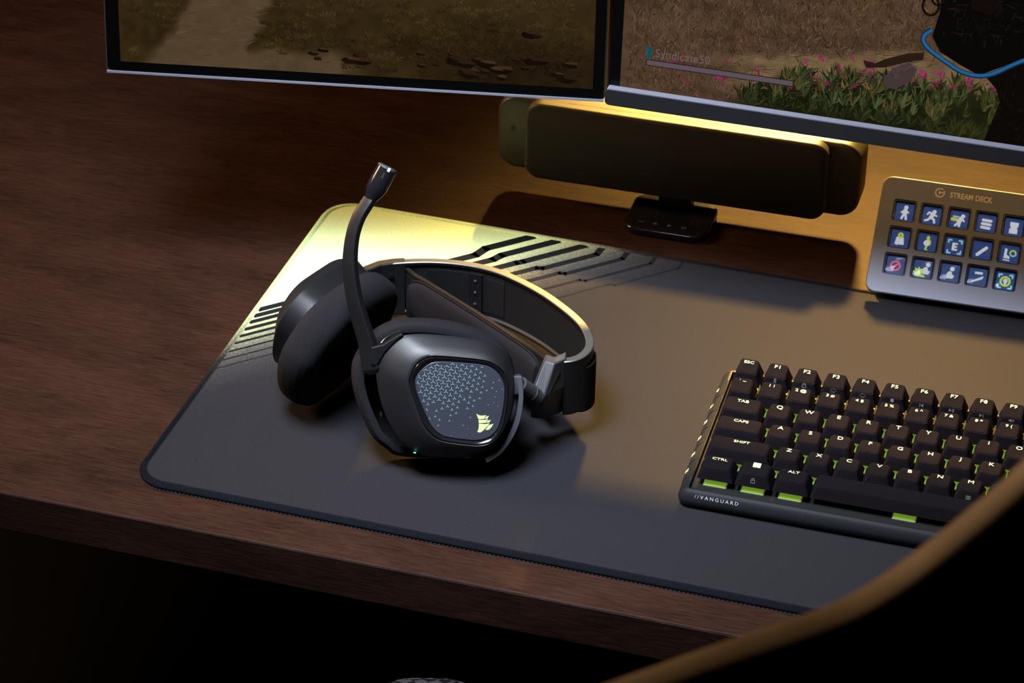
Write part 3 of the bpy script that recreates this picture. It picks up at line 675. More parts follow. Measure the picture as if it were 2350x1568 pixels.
def keycap_mesh(wu, row, name):
    wb = wu * U - 0.0010; db = U - 0.0010
    h = {0: 0.0090, 1: 0.0084, 2: 0.0077, 3: 0.0074, 4: 0.0073, 5: 0.0071}[row]
    tilt = {0: 0.0010, 1: 0.0008, 2: 0.0004, 3: 0.0001, 4: -0.0003, 5: -0.0004}[row]
    tw = wb - 0.0060; td = 0.0128; sh = 0.0010
    rs = []
    n = 4
    def rr(w_, d_, r_, yo): return rrect(-w_ / 2, w_ / 2, -d_ / 2 + yo, d_ / 2 + yo, r_, n)
    for t, rad in ((0, 0.0009), (0.06, 0.0011), (0.5, 0.0016), (0.86, 0.0022)):
        w_ = wb + (tw - wb) * t; d_ = db + (td - db) * t
        if t >= 0.86: w_ += 0.0003; d_ += 0.0003
        rs.append([Vector((x, y, h * t)) for x, y in rr(w_, d_, rad, sh * t)])
    def dish(x, y, ins):
        return 0.00055 * ((x / (tw / 2)) ** 2 if wu < 2 else min(1, abs(x) / (tw / 2)) ** 8) + tilt * (-(y - sh) / (td / 2)) * -1
    for ins, dz in ((0.0, -0.0004), (0.0004, -0.00005), (0.0010, 0.0)):
        rs.append([Vector((x, y, h - 0.0004 + dz + dish(x, y, ins))) for x, y in rr(tw - 2 * ins, td - 2 * ins, 0.0022 - ins * 0.6, sh)])
    # dished top as a fan of shrinking rings
    for s_ in (0.66, 0.33, 0.05):
        rs.append([Vector((x, y, h - 0.0004 + dish(x, y, 0))) for x, y in [(px * s_, sh + (py - sh) * s_) for px, py in rr(tw - 0.002, td - 0.002, 0.0016, sh)]])
    me = make_mesh(name, *loft(rs), True); me.materials.append(MATS['keycap'])
    return me, h, tw, td, sh, tilt
CAPS = {}
sw_top = make_mesh('switch_top', *loft([[Vector((x, y, z)) for x, y in rrect(-w_, w_, -w_, w_, 0.0008, 2)] for w_, z in ((0.0068, 0.0006), (0.0066, 0.0016), (0.0054, 0.0042))]), False); sw_top.materials.append(MATS['switch'])
sw_low = make_mesh('switch_rim', *slab(rrect(-0.0074, 0.0074, -0.0074, 0.0074, 0.0006, 2), 0.0, 0.0007, 0), False); sw_low.materials.append(MATS['switch_base'])
def tick(pts): return pts
def key(u, row, wu, leg=None, front=None, n_sw=1, mark=None):
    if (wu, row) not in CAPS: CAPS[(wu, row)] = keycap_mesh(wu, row, 'keycap')
    me, h, tw, td, sh, tilt = CAPS[(wu, row)]
    x = kx0 + (u + wu / 2) * U; v_ = (4.5 - row) * U; y = ky0 + v_ ; ztop = 0.0213 + 0.047 * v_
    o = bpy.data.objects.new('keycap', me); C.objects.link(o); o.parent = kb; o.location = (x, y, ztop - h + 0.0004)
    xs = [x]
    for xx in xs:
        s_ = bpy.data.objects.new('switch', sw_top); C.objects.link(s_); s_.parent = kb; s_.location = (xx, y - 0.0014, 0.0087)
        s2_ = bpy.data.objects.new('switch_rim', sw_low); C.objects.link(s2_); s2_.parent = s_
    if leg:
        sz = 0.0041 if len(leg) <= 2 else 0.0033
        if len(leg) == 1: sz = 0.0043
        text('legend', leg, sz, 'legend', o, (-0.0004 if len(leg) < 4 else 0.0002, sh + td / 2 - 0.0031, h - 0.0004 + 0.00042 + tilt * (td / 2 - 0.0031) / (td / 2)), (math.atan(tilt / (td / 2)), 0, 0), 1.25)
    if mark == 'win':
        mb = MB()
        for ix in (-1, 1):
            for iy in (-1, 1): mb.add(box(ix * 0.00125 - 0.0011, ix * 0.00125 + 0.0011, sh + 0.0034 + iy * 0.00105 - 0.0009, sh + 0.0034 + iy * 0.00105 + 0.0009, h - 0.0002, h + 0.00042))
        mb.build('legend', 'legend', o)
    if mark == 'bar': mk('legend', *box(-0.0042, 0.0042, sh - 0.0052, sh - 0.0047, h - 0.0008, h - 0.00025), 'legend', o)
    if mark == 'bump': mk('home_bump', *box(-0.0020, 0.0020, sh - 0.0050, sh - 0.0045, h - 0.0008, h - 0.0001), 'keycap', o)
    if front:
        # dull icon printed on the front face of the cap
        mb = MB(); yb_, yt_ = -(U - 0.001) / 2, sh - td / 2; fy = lambda t: yb_ + (yt_ - yb_) * t
        for kind in front:
            if kind[0] == 'l': fl_ = flat_line(*kind[1:], 0)
            elif kind[0] == 'c': fl_ = flat_ring(kind[1], kind[2], kind[3] - 0.00018, kind[3] + 0.00018, 0, 14)
            elif kind[0] == 'p': fl_ = flat_poly(kind[1], 0)
            zc = h * (0.74 if row == 0 else 0.55); vs = [Vector((q.x, fy((q.y + zc) / h) - 0.00022, q.y + zc)) for q in fl_[0]]
            mb.add((vs, fl_[1]))
        mb.build('front_print', 'print_dim', o, fix=False)
    return o
m_ = 0.001
def L_(x0, y0, x1, y1, w_=0.35): return ('l', x0 * m_, y0 * m_, x1 * m_, y1 * m_, w_ * m_)
lock = [L_(-1.2, -1.2, 1.2, -1.2), L_(-1.2, .4, 1.2, .4), L_(-1.2, -1.2, -1.2, .4), L_(1.2, -1.2, 1.2, .4), L_(-.7, .5, -.7, 1.2), L_(.7, .5, .7, 1.2), L_(-.7, 1.3, .7, 1.3)]
sun = [L_(-1.0, -.9, 1.0, -.9)] + [L_(1.5 * math.cos(R(t)), -.6 + 1.5 * math.sin(R(t)), 1.9 * math.cos(R(t)), -.6 + 1.9 * math.sin(R(t)), .3) for t in range(10, 180, 32)]
tri = lambda x, s: ('p', [(x * m_, -0.9 * m_), ((x + s) * m_, 0), (x * m_, 0.9 * m_)])
fr = {0: None, 1: [('c', 0, .7 * m_, .6 * m_), ('c', 0, -.7 * m_, .6 * m_)], 2: lock, 3: sun, 4: sun, 5: [('p', [(-1.0 * m_, -1.0 * m_), (1.0 * m_, -1.0 * m_), (1.0 * m_, 1.0 * m_), (-1.0 * m_, 1.0 * m_)])],
      6: [L_(-1.2, -.9, -1.2, .9), tri(1.0, -1.7)], 7: [tri(-1.6, 1.7), L_(.7, -.9, .7, .9), L_(1.5, -.9, 1.5, .9)], 8: [tri(-1.2, 1.7), L_(1.1, -.9, 1.1, .9)], 9: [('p', [(-1.6 * m_, -.4 * m_), (-.9 * m_, -.4 * m_), (0, -1.1 * m_), (0, 1.1 * m_), (-.9 * m_, .4 * m_), (-1.6 * m_, .4 * m_)]), L_(.6, -.5, 1.5, .5), L_(.6, .5, 1.5, -.5)]}
for i, t in enumerate(['ESC', 'F1', 'F2', 'F3', 'F4', 'F5', 'F6', 'F7', 'F8', 'F9', None, None, None, None, None]): key(i, 0, 1, t, fr.get(i))
for i, t in enumerate(['` ~', '1 !', '2 @', '3 #', '4 $', '5 %', '6 ^', '7 &', '8 *', '9 (', None, None, None]): key(i, 1, 1, t)
key(13, 1, 2)
key(0, 2, 1.5, 'TAB')
for i, t in enumerate('QWERTYUIO'): key(1.5 + i, 2, 1, t)
for i in range(3): key(10.5 + i, 2, 1)
key(13.5, 2, 1.5)
key(0, 3, 1.75, 'CAPS')
for i, t in enumerate('ASDFGHJK'): key(1.75 + i, 3, 1, t, mark='bump' if t in 'FJ' else None)
for i in range(3): key(9.75 + i, 3, 1)
key(12.75, 3, 2.25)
key(0, 4, 2.25, 'SHIFT')
for i, t in enumerate('ZXCVBNM'): key(2.25 + i, 4, 1, t, front=[L_(-1.3, -.9, 1.3, -.9), L_(-1.3, .9, 1.3, .9), L_(-1.3, -.9, -1.3, .9), L_(1.3, -.9, 1.3, .9), ('c', 0, 0, .5 * m_)] if t == 'M' else None)
for i in range(3): key(9.25 + i, 4, 1)
key(12.25, 4, 1.75); key(14.0, 4, 1)
key(0, 5, 1.25, 'CTRL'); key(1.25, 5, 1.25, None, lock, mark='win'); key(2.5, 5, 1.25, 'ALT')
key(3.75, 5, 6.25, None, mark='bar'); key(10, 5, 1); key(11, 5, 1); key(12, 5, 1); key(13, 5, 1); key(14, 5, 1)

# ------------------------------------------------------------------ key pad with fifteen lcd keys
dx = Vector((0.108, 0.0048, 0)).normalized(); dy = Vector((-0.006, 0.060, 0.058)); dy = (dy - dx * dy.dot(dx)).normalized(); dz = dx.cross(dy)
sd_ = thing('macro_keypad', 'grey slanted control pad with fifteen small lit picture keys', 'keypad', (0.397, 0.361, 0.012))
sd_.rotation_euler = Matrix((dx, dy, dz)).transposed().to_euler()
SW, SHt = 0.118, 0.0838
pl = rrect(-0.0015, SW - 0.0015, -0.0005, SHt - 0.0005, 0.007, 6)
fx = lambda i: 0.0163 + 0.01896 * i; fy_ = lambda j: 0.0598 - 0.01942 * j
# face plate with real openings: strips around the keys
mb = MB(); xs = [-0.0015] ; hw, hh = 0.0080, 0.0079
gx = [-0.0015, SW - 0.0015]; gy = [-0.0005, SHt - 0.0005]
mk('backing', *slab(pl, -0.0062, -0.0042, 0.0006), 'deck_body', sd_)
# plate mesh: outer outline and 15 rounded holes via bmesh fill
def plate_with_holes(outer, holes, z0, z1):
    bm = bmesh.new()
    def loop(pts):
        vs = [bm.verts.new((x, y, z1)) for x, y in pts]
        return [bm.edges.new((vs[i], vs[(i + 1) % len(vs)])) for i in range(len(vs))]
    es = loop(outer)
    for h_ in holes: es += loop(h_)
    r_ = bmesh.ops.triangle_fill(bm, use_beauty=True, use_dissolve=False, edges=es)
    g = bmesh.ops.extrude_face_region(bm, geom=bm.faces[:])
    bmesh.ops.translate(bm, vec=(0, 0, z0 - z1), verts=[e for e in g['geom'] if isinstance(e, bmesh.types.BMVert)])
    bmesh.ops.recalc_face_normals(bm, faces=bm.faces)
    me = bpy.data.meshes.new('face_plate'); bm.to_mesh(me); bm.free(); return me
holes = [rrect(fx(i) - hw, fx(i) + hw, fy_(j) - hh, fy_(j) + hh, 0.0016, 4) for i in range(5) for j in range(3)]
fp = link('face_plate', plate_with_holes(offset(pl, -0.0004), holes, -0.0042, 0.0), 'deck_face', sd_)
mk('edge_band', *loft([[Vector((x, y, z)) for x, y in offset(pl, o_)] for o_, z in ((-0.0003, -0.0042), (0.0002, -0.0035), (0.0002, -0.0008), (-0.0004, -0.0001))], False, False), 'deck_edge', sd_, True)
# stand behind, reaching down to the desk
Mi = Matrix((dx, dy, dz)).transposed().inverted()
def SL(p): return Mi @ (Vector(p) - Vector((0.397, 0.361, 0.012)))
v = [SL(q) for q in ((0.402, 0.3665, 0.0002), (0.506, 0.3710, 0.0002), (0.504, 0.440, 0.0002), (0.400, 0.4355, 0.0002), (0.403, 0.3720, 0.0100), (0.506, 0.3770, 0.0100), (0.503, 0.4260, 0.0600), (0.400, 0.4215, 0.0600))]
mk('stand', v, [(0, 1, 2, 3), (4, 5, 6, 7), (0, 1, 5, 4), (1, 2, 6, 5), (2, 3, 7, 6), (3, 0, 4, 7)], 'deck_body', sd_)
cap_me = make_mesh('key_cap', *slab(rrect(-0.0071, 0.0071, -0.0070, 0.0070, 0.0016, 4), -0.0034, 0.0002, 0.0009, 3), True); cap_me.materials.append(MATS['clear'])
well_me = make_mesh('key_frame', *loft([[Vector((x, y, z)) for x, y in rrect(-a_, a_, -a_, a_, 0.0014, 4)] for a_, z in ((0.00765, -0.0042), (0.00765, -0.0012), (0.0070, -0.0012), (0.0065, -0.0040))], False, False), False); well_me.materials.append(MATS['deck_well'])
lcd_me = make_mesh('lcd', *slab(rrect(-0.0063, 0.0063, -0.0062, 0.0062, 0.0006, 2), -0.0042, -0.0039, 0), False); lcd_me.materials.append(MATS['lcd_blue'])
S_ = 0.001
def ic(kind, col, *a):
    a = [q * S_ * 1.2 for q in a]; z = -0.00384
    if kind == 'c': return flat_disc(a[0], a[1], a[2], z), col
    if kind == 'l': return flat_line(a[0], a[1], a[2], a[3], a[4], z), col
    if kind == 'r': return flat_ring(a[0], a[1], a[2], a[3], z), col
    if kind == 'b': return flat_poly([(a[0], a[1]), (a[2], a[1]), (a[2], a[3]), (a[0], a[3])], z), col
def pl_(col, *pts): return flat_poly([(x * S_ * 1.2, y * S_ * 1.2) for x, y in pts], -0.00384), col
def arc_(col, x, y, r0, r1, t0, t1): return flat_ring(x * S_ * 1.2, y * S_ * 1.2, r0 * S_ * 1.2, r1 * S_ * 1.2, -0.00384, 20, t0, t1), col
W_, G_, R_, Y_ = 'icon_white', 'icon_lime', 'icon_red', 'icon_cyan'
corners = [ic('l', Y_, -3.8, 3.9, -2.2, 3.9, 1.0), ic('l', Y_, -3.8, 3.9, -3.8, 2.4, 1.0), ic('l', Y_, 3.8, 3.9, 2.2, 3.9, 1.0), ic('l', Y_, 3.8, 3.9, 3.8, 2.4, 1.0),
           ic('l', Y_, -3.8, -3.9, -2.2, -3.9, 1.0), ic('l', Y_, -3.8, -3.9, -3.8, -2.4, 1.0), ic('l', Y_, 3.8, -3.9, 2.2, -3.9, 1.0), ic('l', Y_, 3.8, -3.9, 3.8, -2.4, 1.0)]
crouch = lambda dx_, dy_: [ic('c', W_, dx_ + .7, dy_ + 2.6, 1.35), pl_(W_, (dx_ - .4, dy_ + 1.3), (dx_ + .9, dy_ + .6), (dx_ + .9, dy_ - .6), (dx_ + 2.4, dy_ - 1.2), (dx_ + 1.6, dy_ - 3.1), (dx_ - 2.0, dy_ - 3.2), (dx_ - 2.2, dy_ - .8), (dx_ - 1.4, dy_ + .8))]
ICONS = [
    [ic('c', W_, .5, 3.2, 1.25), ic('l', W_, .2, 1.2, .2, -.4, 2.6), ic('l', W_, -.3, 1.2, -1.8, -.1, 1.1), ic('l', W_, .8, 1.2, 2.1, .2, 1.1), ic('l', W_, -.2, -.6, -1.3, -3.6, 1.4), ic('l', W_, .6, -.6, 1.3, -3.8, 1.4)],
    [ic('c', W_, 1.2, 2.9, 1.2), ic('l', W_, .6, 1.5, -.4, -.6, 2.4), ic('l', W_, .4, 1.8, -2.0, 2.2, 1.1), ic('l', W_, -2.0, 2.2, -2.6, .9, 1.0), ic('l', W_, .9, 1.3, 2.6, .5, 1.1), ic('l', W_, -.3, -.8, 1.5, -1.8, 1.4), ic('l', W_, 1.5, -1.8, 1.9, -3.6, 1.3), ic('l', W_, -.5, -.6, -2.0, -2.4, 1.4), ic('l', W_, -2.0, -2.4, -3.6, -2.9, 1.3)],
    [ic('l', Y_, -3.4, 2.0, -.6, 1.9, 1.0), ic('l', R_, -3.8, 1.2, -1.2, 1.0, .6), ic('l', G_, -4.0, .2, -1.2, .0, 1.8), ic('c', W_, 2.0, 2.6, 1.2), ic('l', W_, 1.1, 1.2, .1, -1.0, 2.5), ic('l', W_, 1.6, 1.2, 2.8, -.3, 1.1), ic('l', W_, .0, -1.4, -1.8, -3.4, 1.4), ic('l', W_, .6, -1.4, .4, -3.6, 1.4)],
    [ic('l', W_, -2.2, 2.2, 2.4, 2.0, 1.7), ic('l', W_, -2.4, 0, 2.2, -.2, 1.7), ic('l', W_, -2.5, -2.2, 1.9, -2.4, 1.7)],
    [ic('b', W_, -2.4, .9, 2.5, 3.3), pl_(W_, (-2.2, .9), (2.2, .9), (1.7, -.6), (-1.7, -.6)), ic('b', W_, -2.5, -3.6, 2.3, -.6)],
    [pl_(W_, (-2.2, 1.2), (2.0, 1.2), (2.6, -3.2), (-2.8, -3.2)), ic('c', G_, .1, 2.4, 1.7), pl_(G_, (-1.3, 1.7), (1.5, 1.7), (.1, -.2)), ic('c', 'lcd_blue', .1, 2.4, .45)],
    [ic('c', G_, .2, 3.2, 1.05), pl_(G_, (-.6, 2.3), (1.4, 2.2), (2.2, .6), (1.8, -1.2), (.3, -2.0), (.2, -4.0), (1.4, -4.4), (-1.2, -4.4), (-.9, -2.0), (-.8, 1.0)), ic('c', W_, -.4, -.1, 1.75)],
    corners + [ic('b', W_, -1.5, -2.3, 0, 2.4), ic('b', W_, -1.5, 1.3, 1.7, 2.4), ic('b', W_, -1.5, -.5, 1.4, .5), ic('b', W_, -1.5, -2.3, 1.7, -1.2)],
    [ic('l', W_, -2.4, -2.6, 1.4, 1.2, 1.9), pl_(W_, (.3, 1.2), (1.6, -.1), (3.2, 1.6), (3.0, 2.6), (2.0, 3.0))],
    [pl_(W_, (-3.0, 3.4), (-1.5, 3.3), (-1.6, -.2), (.2, -1.2), (.4, -2.6), (-3.2, -2.4)), ic('l', W_, -3.2, -3.4, .2, -3.6, .7), arc_(G_, 1.9, .9, 1.2, 2.1, 20, 200), arc_(Y_, 1.9, .9, 1.2, 2.1, 205, 370), pl_(G_, (3.4, 2.3), (3.8, 1.0), (2.4, 1.3))],
    [ic('r', R_, 0, 0, 2.1, 3.1), ic('l', R_, -1.4, -1.4, 1.5, 1.5, 1.0)],
    crouch(2.0, .6) + [ic('c', G_, -2.2, -1.6, 2.1)] + [ic('l', G_, -2.2 + 1.8 * math.cos(R(t)), -1.6 + 1.8 * math.sin(R(t)), -2.2 + 2.6 * math.cos(R(t)), -1.6 + 2.6 * math.sin(R(t)), .9) for t in range(0, 360, 45)] + [ic('c', W_, -2.2, -1.6, .7), ic('l', G_, -3.8, -3.6, 1.0, -3.9, 1.4)],
    crouch(.2, .2),
    [ic('b', W_, -1.9, 2.0, 2.6, 3.4), pl_(W_, (-3.2, -3.4), (-2.6, -2.0), (3.0, 1.2), (3.4, .6), (2.6, -.8)), ],
    corners + [ic('r', G_, 0, 0, 1.9, 3.2), ic('c', W_, .1, 0.3, 1.35), pl_(W_, (-.9, 0), (1.1, 0), (.6, -1.9), (-.4, -1.9))],
]
for j in range(3):
    for i in range(5):
        x, y = fx(i), fy_(j)
        fr_ = bpy.data.objects.new('picture_key', well_me); C.objects.link(fr_); fr_.parent = sd_; fr_.location = (x, y, 0)
        l_ = bpy.data.objects.new('lcd', lcd_me); C.objects.link(l_); l_.parent = fr_
        groups = {}
        for n_, (vf, col) in enumerate(ICONS[j * 5 + i]):
            vs = [q + Vector((0, 0, 0.00001 * n_)) for q in vf[0]]; groups.setdefault(col, MB()).add((vs, vf[1]))
        for col, mb in groups.items(): mb.build('icon', col, fr_, fix=False, loc=(0.0001, -0.0002, 0))
        c_ = bpy.data.objects.new('clear_cap', cap_me); C.objects.link(c_); c_.parent = fr_
text('printed_name', 'STREAM DECK', 0.0056, 'deck_print', sd_, (0.0602, 0.0755, 0.00008), (0, 0, 0), 0.80, bold=0.00013)
mb = MB(); mb.add(flat_ring(0.0385, 0.0762, 0.0026, 0.0035, 0.0001, 24, 50, 370)); mb.add(flat_poly([(0.0377, 0.0777), (0.0377, 0.0748), (0.0400, 0.0762)], 0.0001)); mb.add(flat_line(0.0400, 0.0762, 0.0417, 0.0775, 0.0008, 0.0001))
mb.build('ring_emblem', 'deck_print', sd_, fix=False)

# ------------------------------------------------------------------ bar speaker
spk = thing('bar_speaker', 'low black desktop speaker bar with rounded corners on a small foot', 'speaker', (0.2405, 0.4300, 0), (0, 0, R(1.4)))
def SPX(x): return x - 0.2405
bb = rrect(SPX(0.107), SPX(0.3735), 0.0205, 0.0785, 0.014, 8)
mk('rear_body', *slab(bb, 0.0062, 0.036, 0.003, 4, axis='y'), 'speaker_side', spk, True)
fb = rrect(SPX(0.1300), SPX(0.3515), 0.0195, 0.0805, 0.0115, 8)
mk('front_frame', *slab(fb, -0.0035, 0.0066, 0.0022, 4, axis='y'), 'speaker_side', spk, True)
mk('grille', *slab(offset(fb, -0.0021), -0.0042, -0.0030, 0.0004, 2, axis='y'), 'grille', spk, True)
mk('mount_screw', *tube([Vector((SPX(0.1185), 0.0068, 0.0530)), Vector((SPX(0.1185), 0.0058, 0.0530))], 0.0019, 14), 'black', spk)
ft = rrect(-0.031, 0.031, -0.0290, 0.024, 0.012, 8)
mk('foot', *slab(ft, 0.0003, 0.0062, 0.0016, 3), 'gloss_black', spk, True)
mk('neck', *box(-0.012, 0.012, 0.008, 0.020, 0.006, 0.022), 'housing', spk)
for i in range(4):
    x = -0.0185 + 0.0105 * i; mb = MB(); z = 0.00632
    if i == 0: mb.add(flat_line(x - 0.0018, -0.0185, x + 0.0018, -0.0185, 0.0006, z))
    elif i == 1: mb.add(flat_line(x - 0.0018, -0.0185, x + 0.0018, -0.0185, 0.0006, z)); mb.add(flat_line(x, -0.0200, x, -0.0170, 0.0006, z))
    elif i == 2: mb.add(flat_poly([(x - 0.0014, -0.0200), (x + 0.0016, -0.0185), (x - 0.0014, -0.0170)], z))
    else: mb.add(flat_ring(x, -0.0185, 0.0011, 0.0016, z, 16))
    mb.build('touch_icon', 'print_dim', spk, fix=False)

# ------------------------------------------------------------------ monitors
def lin(c): 
    f_ = lambda q: (q / 255 / 12.92) if q / 255 <= 0.04045 else ((q / 255 + 0.055) / 1.055) ** 2.4
    return tuple(f_(q) for q in c)
class Pix:
    """flat coloured shapes in screen millimetres; later shapes lie a hair in front"""
    def __init__(s): s.v = []; s.f = []; s.c = []; s.k = 0
    def poly(s, pts, col, layer=0):
        b = len(s.v); s.k += 1; y = -0.00002 - layer * 0.00004 - (s.k % 997) * 0.00000003
        s.v += [(x * 0.001, y, z * 0.001) for x, z in pts]; s.f.append(tuple(range(b, b + len(pts)))); s.c.append(lin(col))
    def blade(s, x, z, ang, ln, wd, col, layer, bend=0.0):
        dx_, dz_ = math.cos(ang), math.sin(ang); nx, nz = -dz_, dx_
        mx_, mz_ = x + dx_ * ln * .55 + nx * bend, z + dz_ * ln * .55 + nz * bend
        s.poly([(x - nx * wd / 2, z - nz * wd / 2), (x + nx * wd / 2, z + nz * wd / 2), (mx_ + nx * wd * .42, mz_ + nz * wd * .42), (x + dx_ * ln, z + dz_ * ln), (mx_ - nx * wd * .42, mz_ - nz * wd * .42)], col, layer)
    def build(s, name, parent):
        me = bpy.data.meshes.new(name); me.from_pydata(s.v, [], s.f); me.materials.append(MATS['pixels'])
        at = me.color_attributes.new('Col', 'FLOAT_COLOR', 'CORNER'); dat = []
        for p_, c in zip(me.polygons, s.c): dat += [*c, 1.0] * p_.loop_total
        at.data.foreach_set('color', dat); me.update()
        o = bpy.data.objects.new(name, me); C.objects.link(o); o.parent = parent; return o
def vnoise(seed):
    rnd = random.Random(seed); tab = {}
    def h(i, j):
        k = (i, j)
        if k not in tab: tab[k] = random.Random(i * 73856093 ^ j * 19349663 ^ seed).random()
        return tab[k]
    def n(x, y):
        i, j = math.floor(x), math.floor(y); fx_, fy2 = x - i, y - j; fx_ = fx_ * fx_ * (3 - 2 * fx_); fy2 = fy2 * fy2 * (3 - 2 * fy2)
        return (h(i, j) * (1 - fx_) + h(i + 1, j) * fx_) * (1 - fy2) + (h(i, j + 1) * (1 - fx_) + h(i + 1, j + 1) * fx_) * fy2
    return n
def mixc(a, b, t): t = max(0, min(1, t)); return tuple(p_ * (1 - t) + q_ * t for p_, q_ in zip(a, b))
def sm(a, b, x): t = max(0, min(1, (x - a) / (b - a))); return t * t * (3 - 2 * t)

# left, portrait
mL = thing('monitor', 'black portrait monitor at the left showing a sandy scrubland path', 'monitor', (-0.1017, 0.2216, 0.165), (R(-4.0), 0, R(11.6)))
LW, LH = 0.3325, 0.570
mk('housing', *slab(rrect(0, LW, 0, LH, 0.003, 3), 0.0002, 0.022, 0.0006, 2, axis='y'), 'housing', mL)
mk('bezel', *slab(rrect(0.0010, LW - 0.0010, 0.0018, LH - 0.001, 0.0025, 3), -0.0004, 0.0003, 0), 'screen_bezel', mL) if False else mk('bezel', *slab(rrect(0.0010, LW - 0.0010, 0.0018, LH - 0.001, 0.0025, 3), -0.0004, 0.0003, 0, axis='y'), 'screen_bezel', mL)
mk('edge_strip', *box(0.0006, LW - 0.0006, -0.0014, 0.0004, 0.0002, 0.0016), 'silver', mL)
scr = bpy.data.objects.new('screen', make_mesh('screen', *slab(rrect(0.0100, LW - 0.0080, 0.0085, LH - 0.009, 0.0004, 1), -0.0006, -0.0004, 0, axis='y'))); scr.data.materials.append(MATS['screen_bezel']); C.objects.link(scr); scr.parent = mL
px = Pix(); nz = vnoise(11); n2_ = vnoise(5); X0, X1, ZB, ZT = 10.0, LW * 1000 - 8.0, 8.5, LH * 1000 - 9
def sandw(x, h):
    # how sandy the picture is at x (mm), h (mm above the screen bottom)
    w1 = 62 + 0.20 * h + 10 * (nz(x * .03, h * .05) - .5); 
    path = 1 - sm(22, 30, abs(x - (50 + 0.5 * h)) * (0.8 + 0.006 * min(h, 40)) + 7 * (nz(x * .1, h * .13) - .5))
    fore = sm(20, 8, h + 6 * (nz(x * .08, h * .1) - .5)) * sm(46, 60, x) * sm(165, 140, x)
    return max(path, fore)
st_ = 1.3; x = X0
while x < X1:
    z = ZB; 
    while z < ZT:
        s2x = min(st_, X1 - x); hstep = st_ if z < 110 else 9.0; s2z = min(hstep, ZT - z); hgt = z - ZB
        a_ = sandw(x - X0, hgt); b_ = nz(x * .22, z * .22) * .5 + n2_(x * .06, z * .09) * .5
        colS = mixc((70, 55, 38), (88, 70, 50), b_); colB = mixc((34, 24, 11), (58, 45, 22), b_)
        dk_ = sm(190, 260, x) * sm(40, 8, hgt) * .45
        c_ = mixc(mixc(colB, colS, a_), (22, 14, 8), dk_)
        c_ = mixc(c_, (92, 74, 46), sm(20, 90, hgt) * .3)
        px.poly([(x, z), (x + s2x, z), (x + s2x, z + s2z), (x, z + s2z)], c_, 0); z += hstep
    x += st_
rnd = random.Random(21)
bush = []
for _ in range(520):
    x = rnd.uniform(X0 + 6, X1 - 8); h_ = rnd.uniform(2, 100)
    if rnd.random() < sandw(x - X0, h_) + .04: continue
    bush.append((h_, x, rnd.uniform(3.0, 6.5) * (1.25 - .006 * h_)))
for h_, x, r_ in sorted(bush, reverse=True):
    hz = sm(25, 80, h_); tone = n2_(x * .05, h_ * .08); dk_ = sm(170, 270, x) * sm(45, 5, h_) * .55
    lo = mixc(mixc((26, 17, 8), (48, 36, 17), tone), (66, 52, 30), hz * .6); hi = mixc(mixc((56, 43, 20), (86, 68, 34), tone), (100, 84, 54), hz * .6)
    lo = mixc(lo, (14, 9, 6), dk_); hi = mixc(hi, (40, 26, 15), dk_)
    z = ZB + h_
    for _k in range(26):
        a_ = rnd.uniform(.1, 3.04); l_ = r_ * rnd.uniform(.35, .9); bx_ = x + rnd.uniform(-.7, .7) * r_; bz_ = z + rnd.uniform(-.2, .55) * r_
        if bx_ - l_ < X0 or bx_ + l_ > X1 or bz_ - .5 < ZB or bz_ + l_ > ZT: continue
        px.blade(bx_, bz_, a_, l_, rnd.uniform(.35, 1.0), mixc(lo, hi, (bz_ - z) / r_ * .8 + rnd.uniform(-.1, .45)), 1 + (_k % 2), rnd.uniform(-.5, .5))
for _ in range(300):   # ripples in the sand
    x = rnd.uniform(X0 + 30, 170); h_ = rnd.uniform(1, 80)
    if sandw(x - X0, h_) < .6: continue
    l_ = rnd.uniform(3, 11)
    px.blade(x, ZB + h_, rnd.gauss(.12, .15), l_, rnd.uniform(.2, .7), mixc((62, 47, 32), (98, 80, 58), rnd.random()), 1)
for _ in range(34):   # rocks
    x = X1 - 10 - abs(rnd.gauss(0, 85)); h_ = abs(rnd.gauss(0, 13)) + 3; z = ZB + h_; r_ = rnd.uniform(2.0, 7.0)
    if x < 126 or x + r_ * 1.5 > X1 or z - r_ * .8 < ZB: continue
    pts = [(x + r_ * 1.35 * math.cos(t_) * rnd.uniform(.65, 1.05), z + r_ * .62 * math.sin(t_) * rnd.uniform(.6, 1.1)) for t_ in [k * 2 * math.pi / 8 for k in range(8)]]
    px.poly(pts, mixc((26, 15, 9), (18, 11, 7), rnd.random()), 3)
    top_ = [pts[k] for k in (0, 1, 2, 3)] + [(x - r_ * .3, z + r_ * .1), (x + r_ * .4, z + r_ * .05)]
    px.poly(top_, mixc((64, 44, 27), (38, 25, 15), rnd.random()), 4)
o = px.build('picture', scr); o.location = (0, -0.0006, 0)

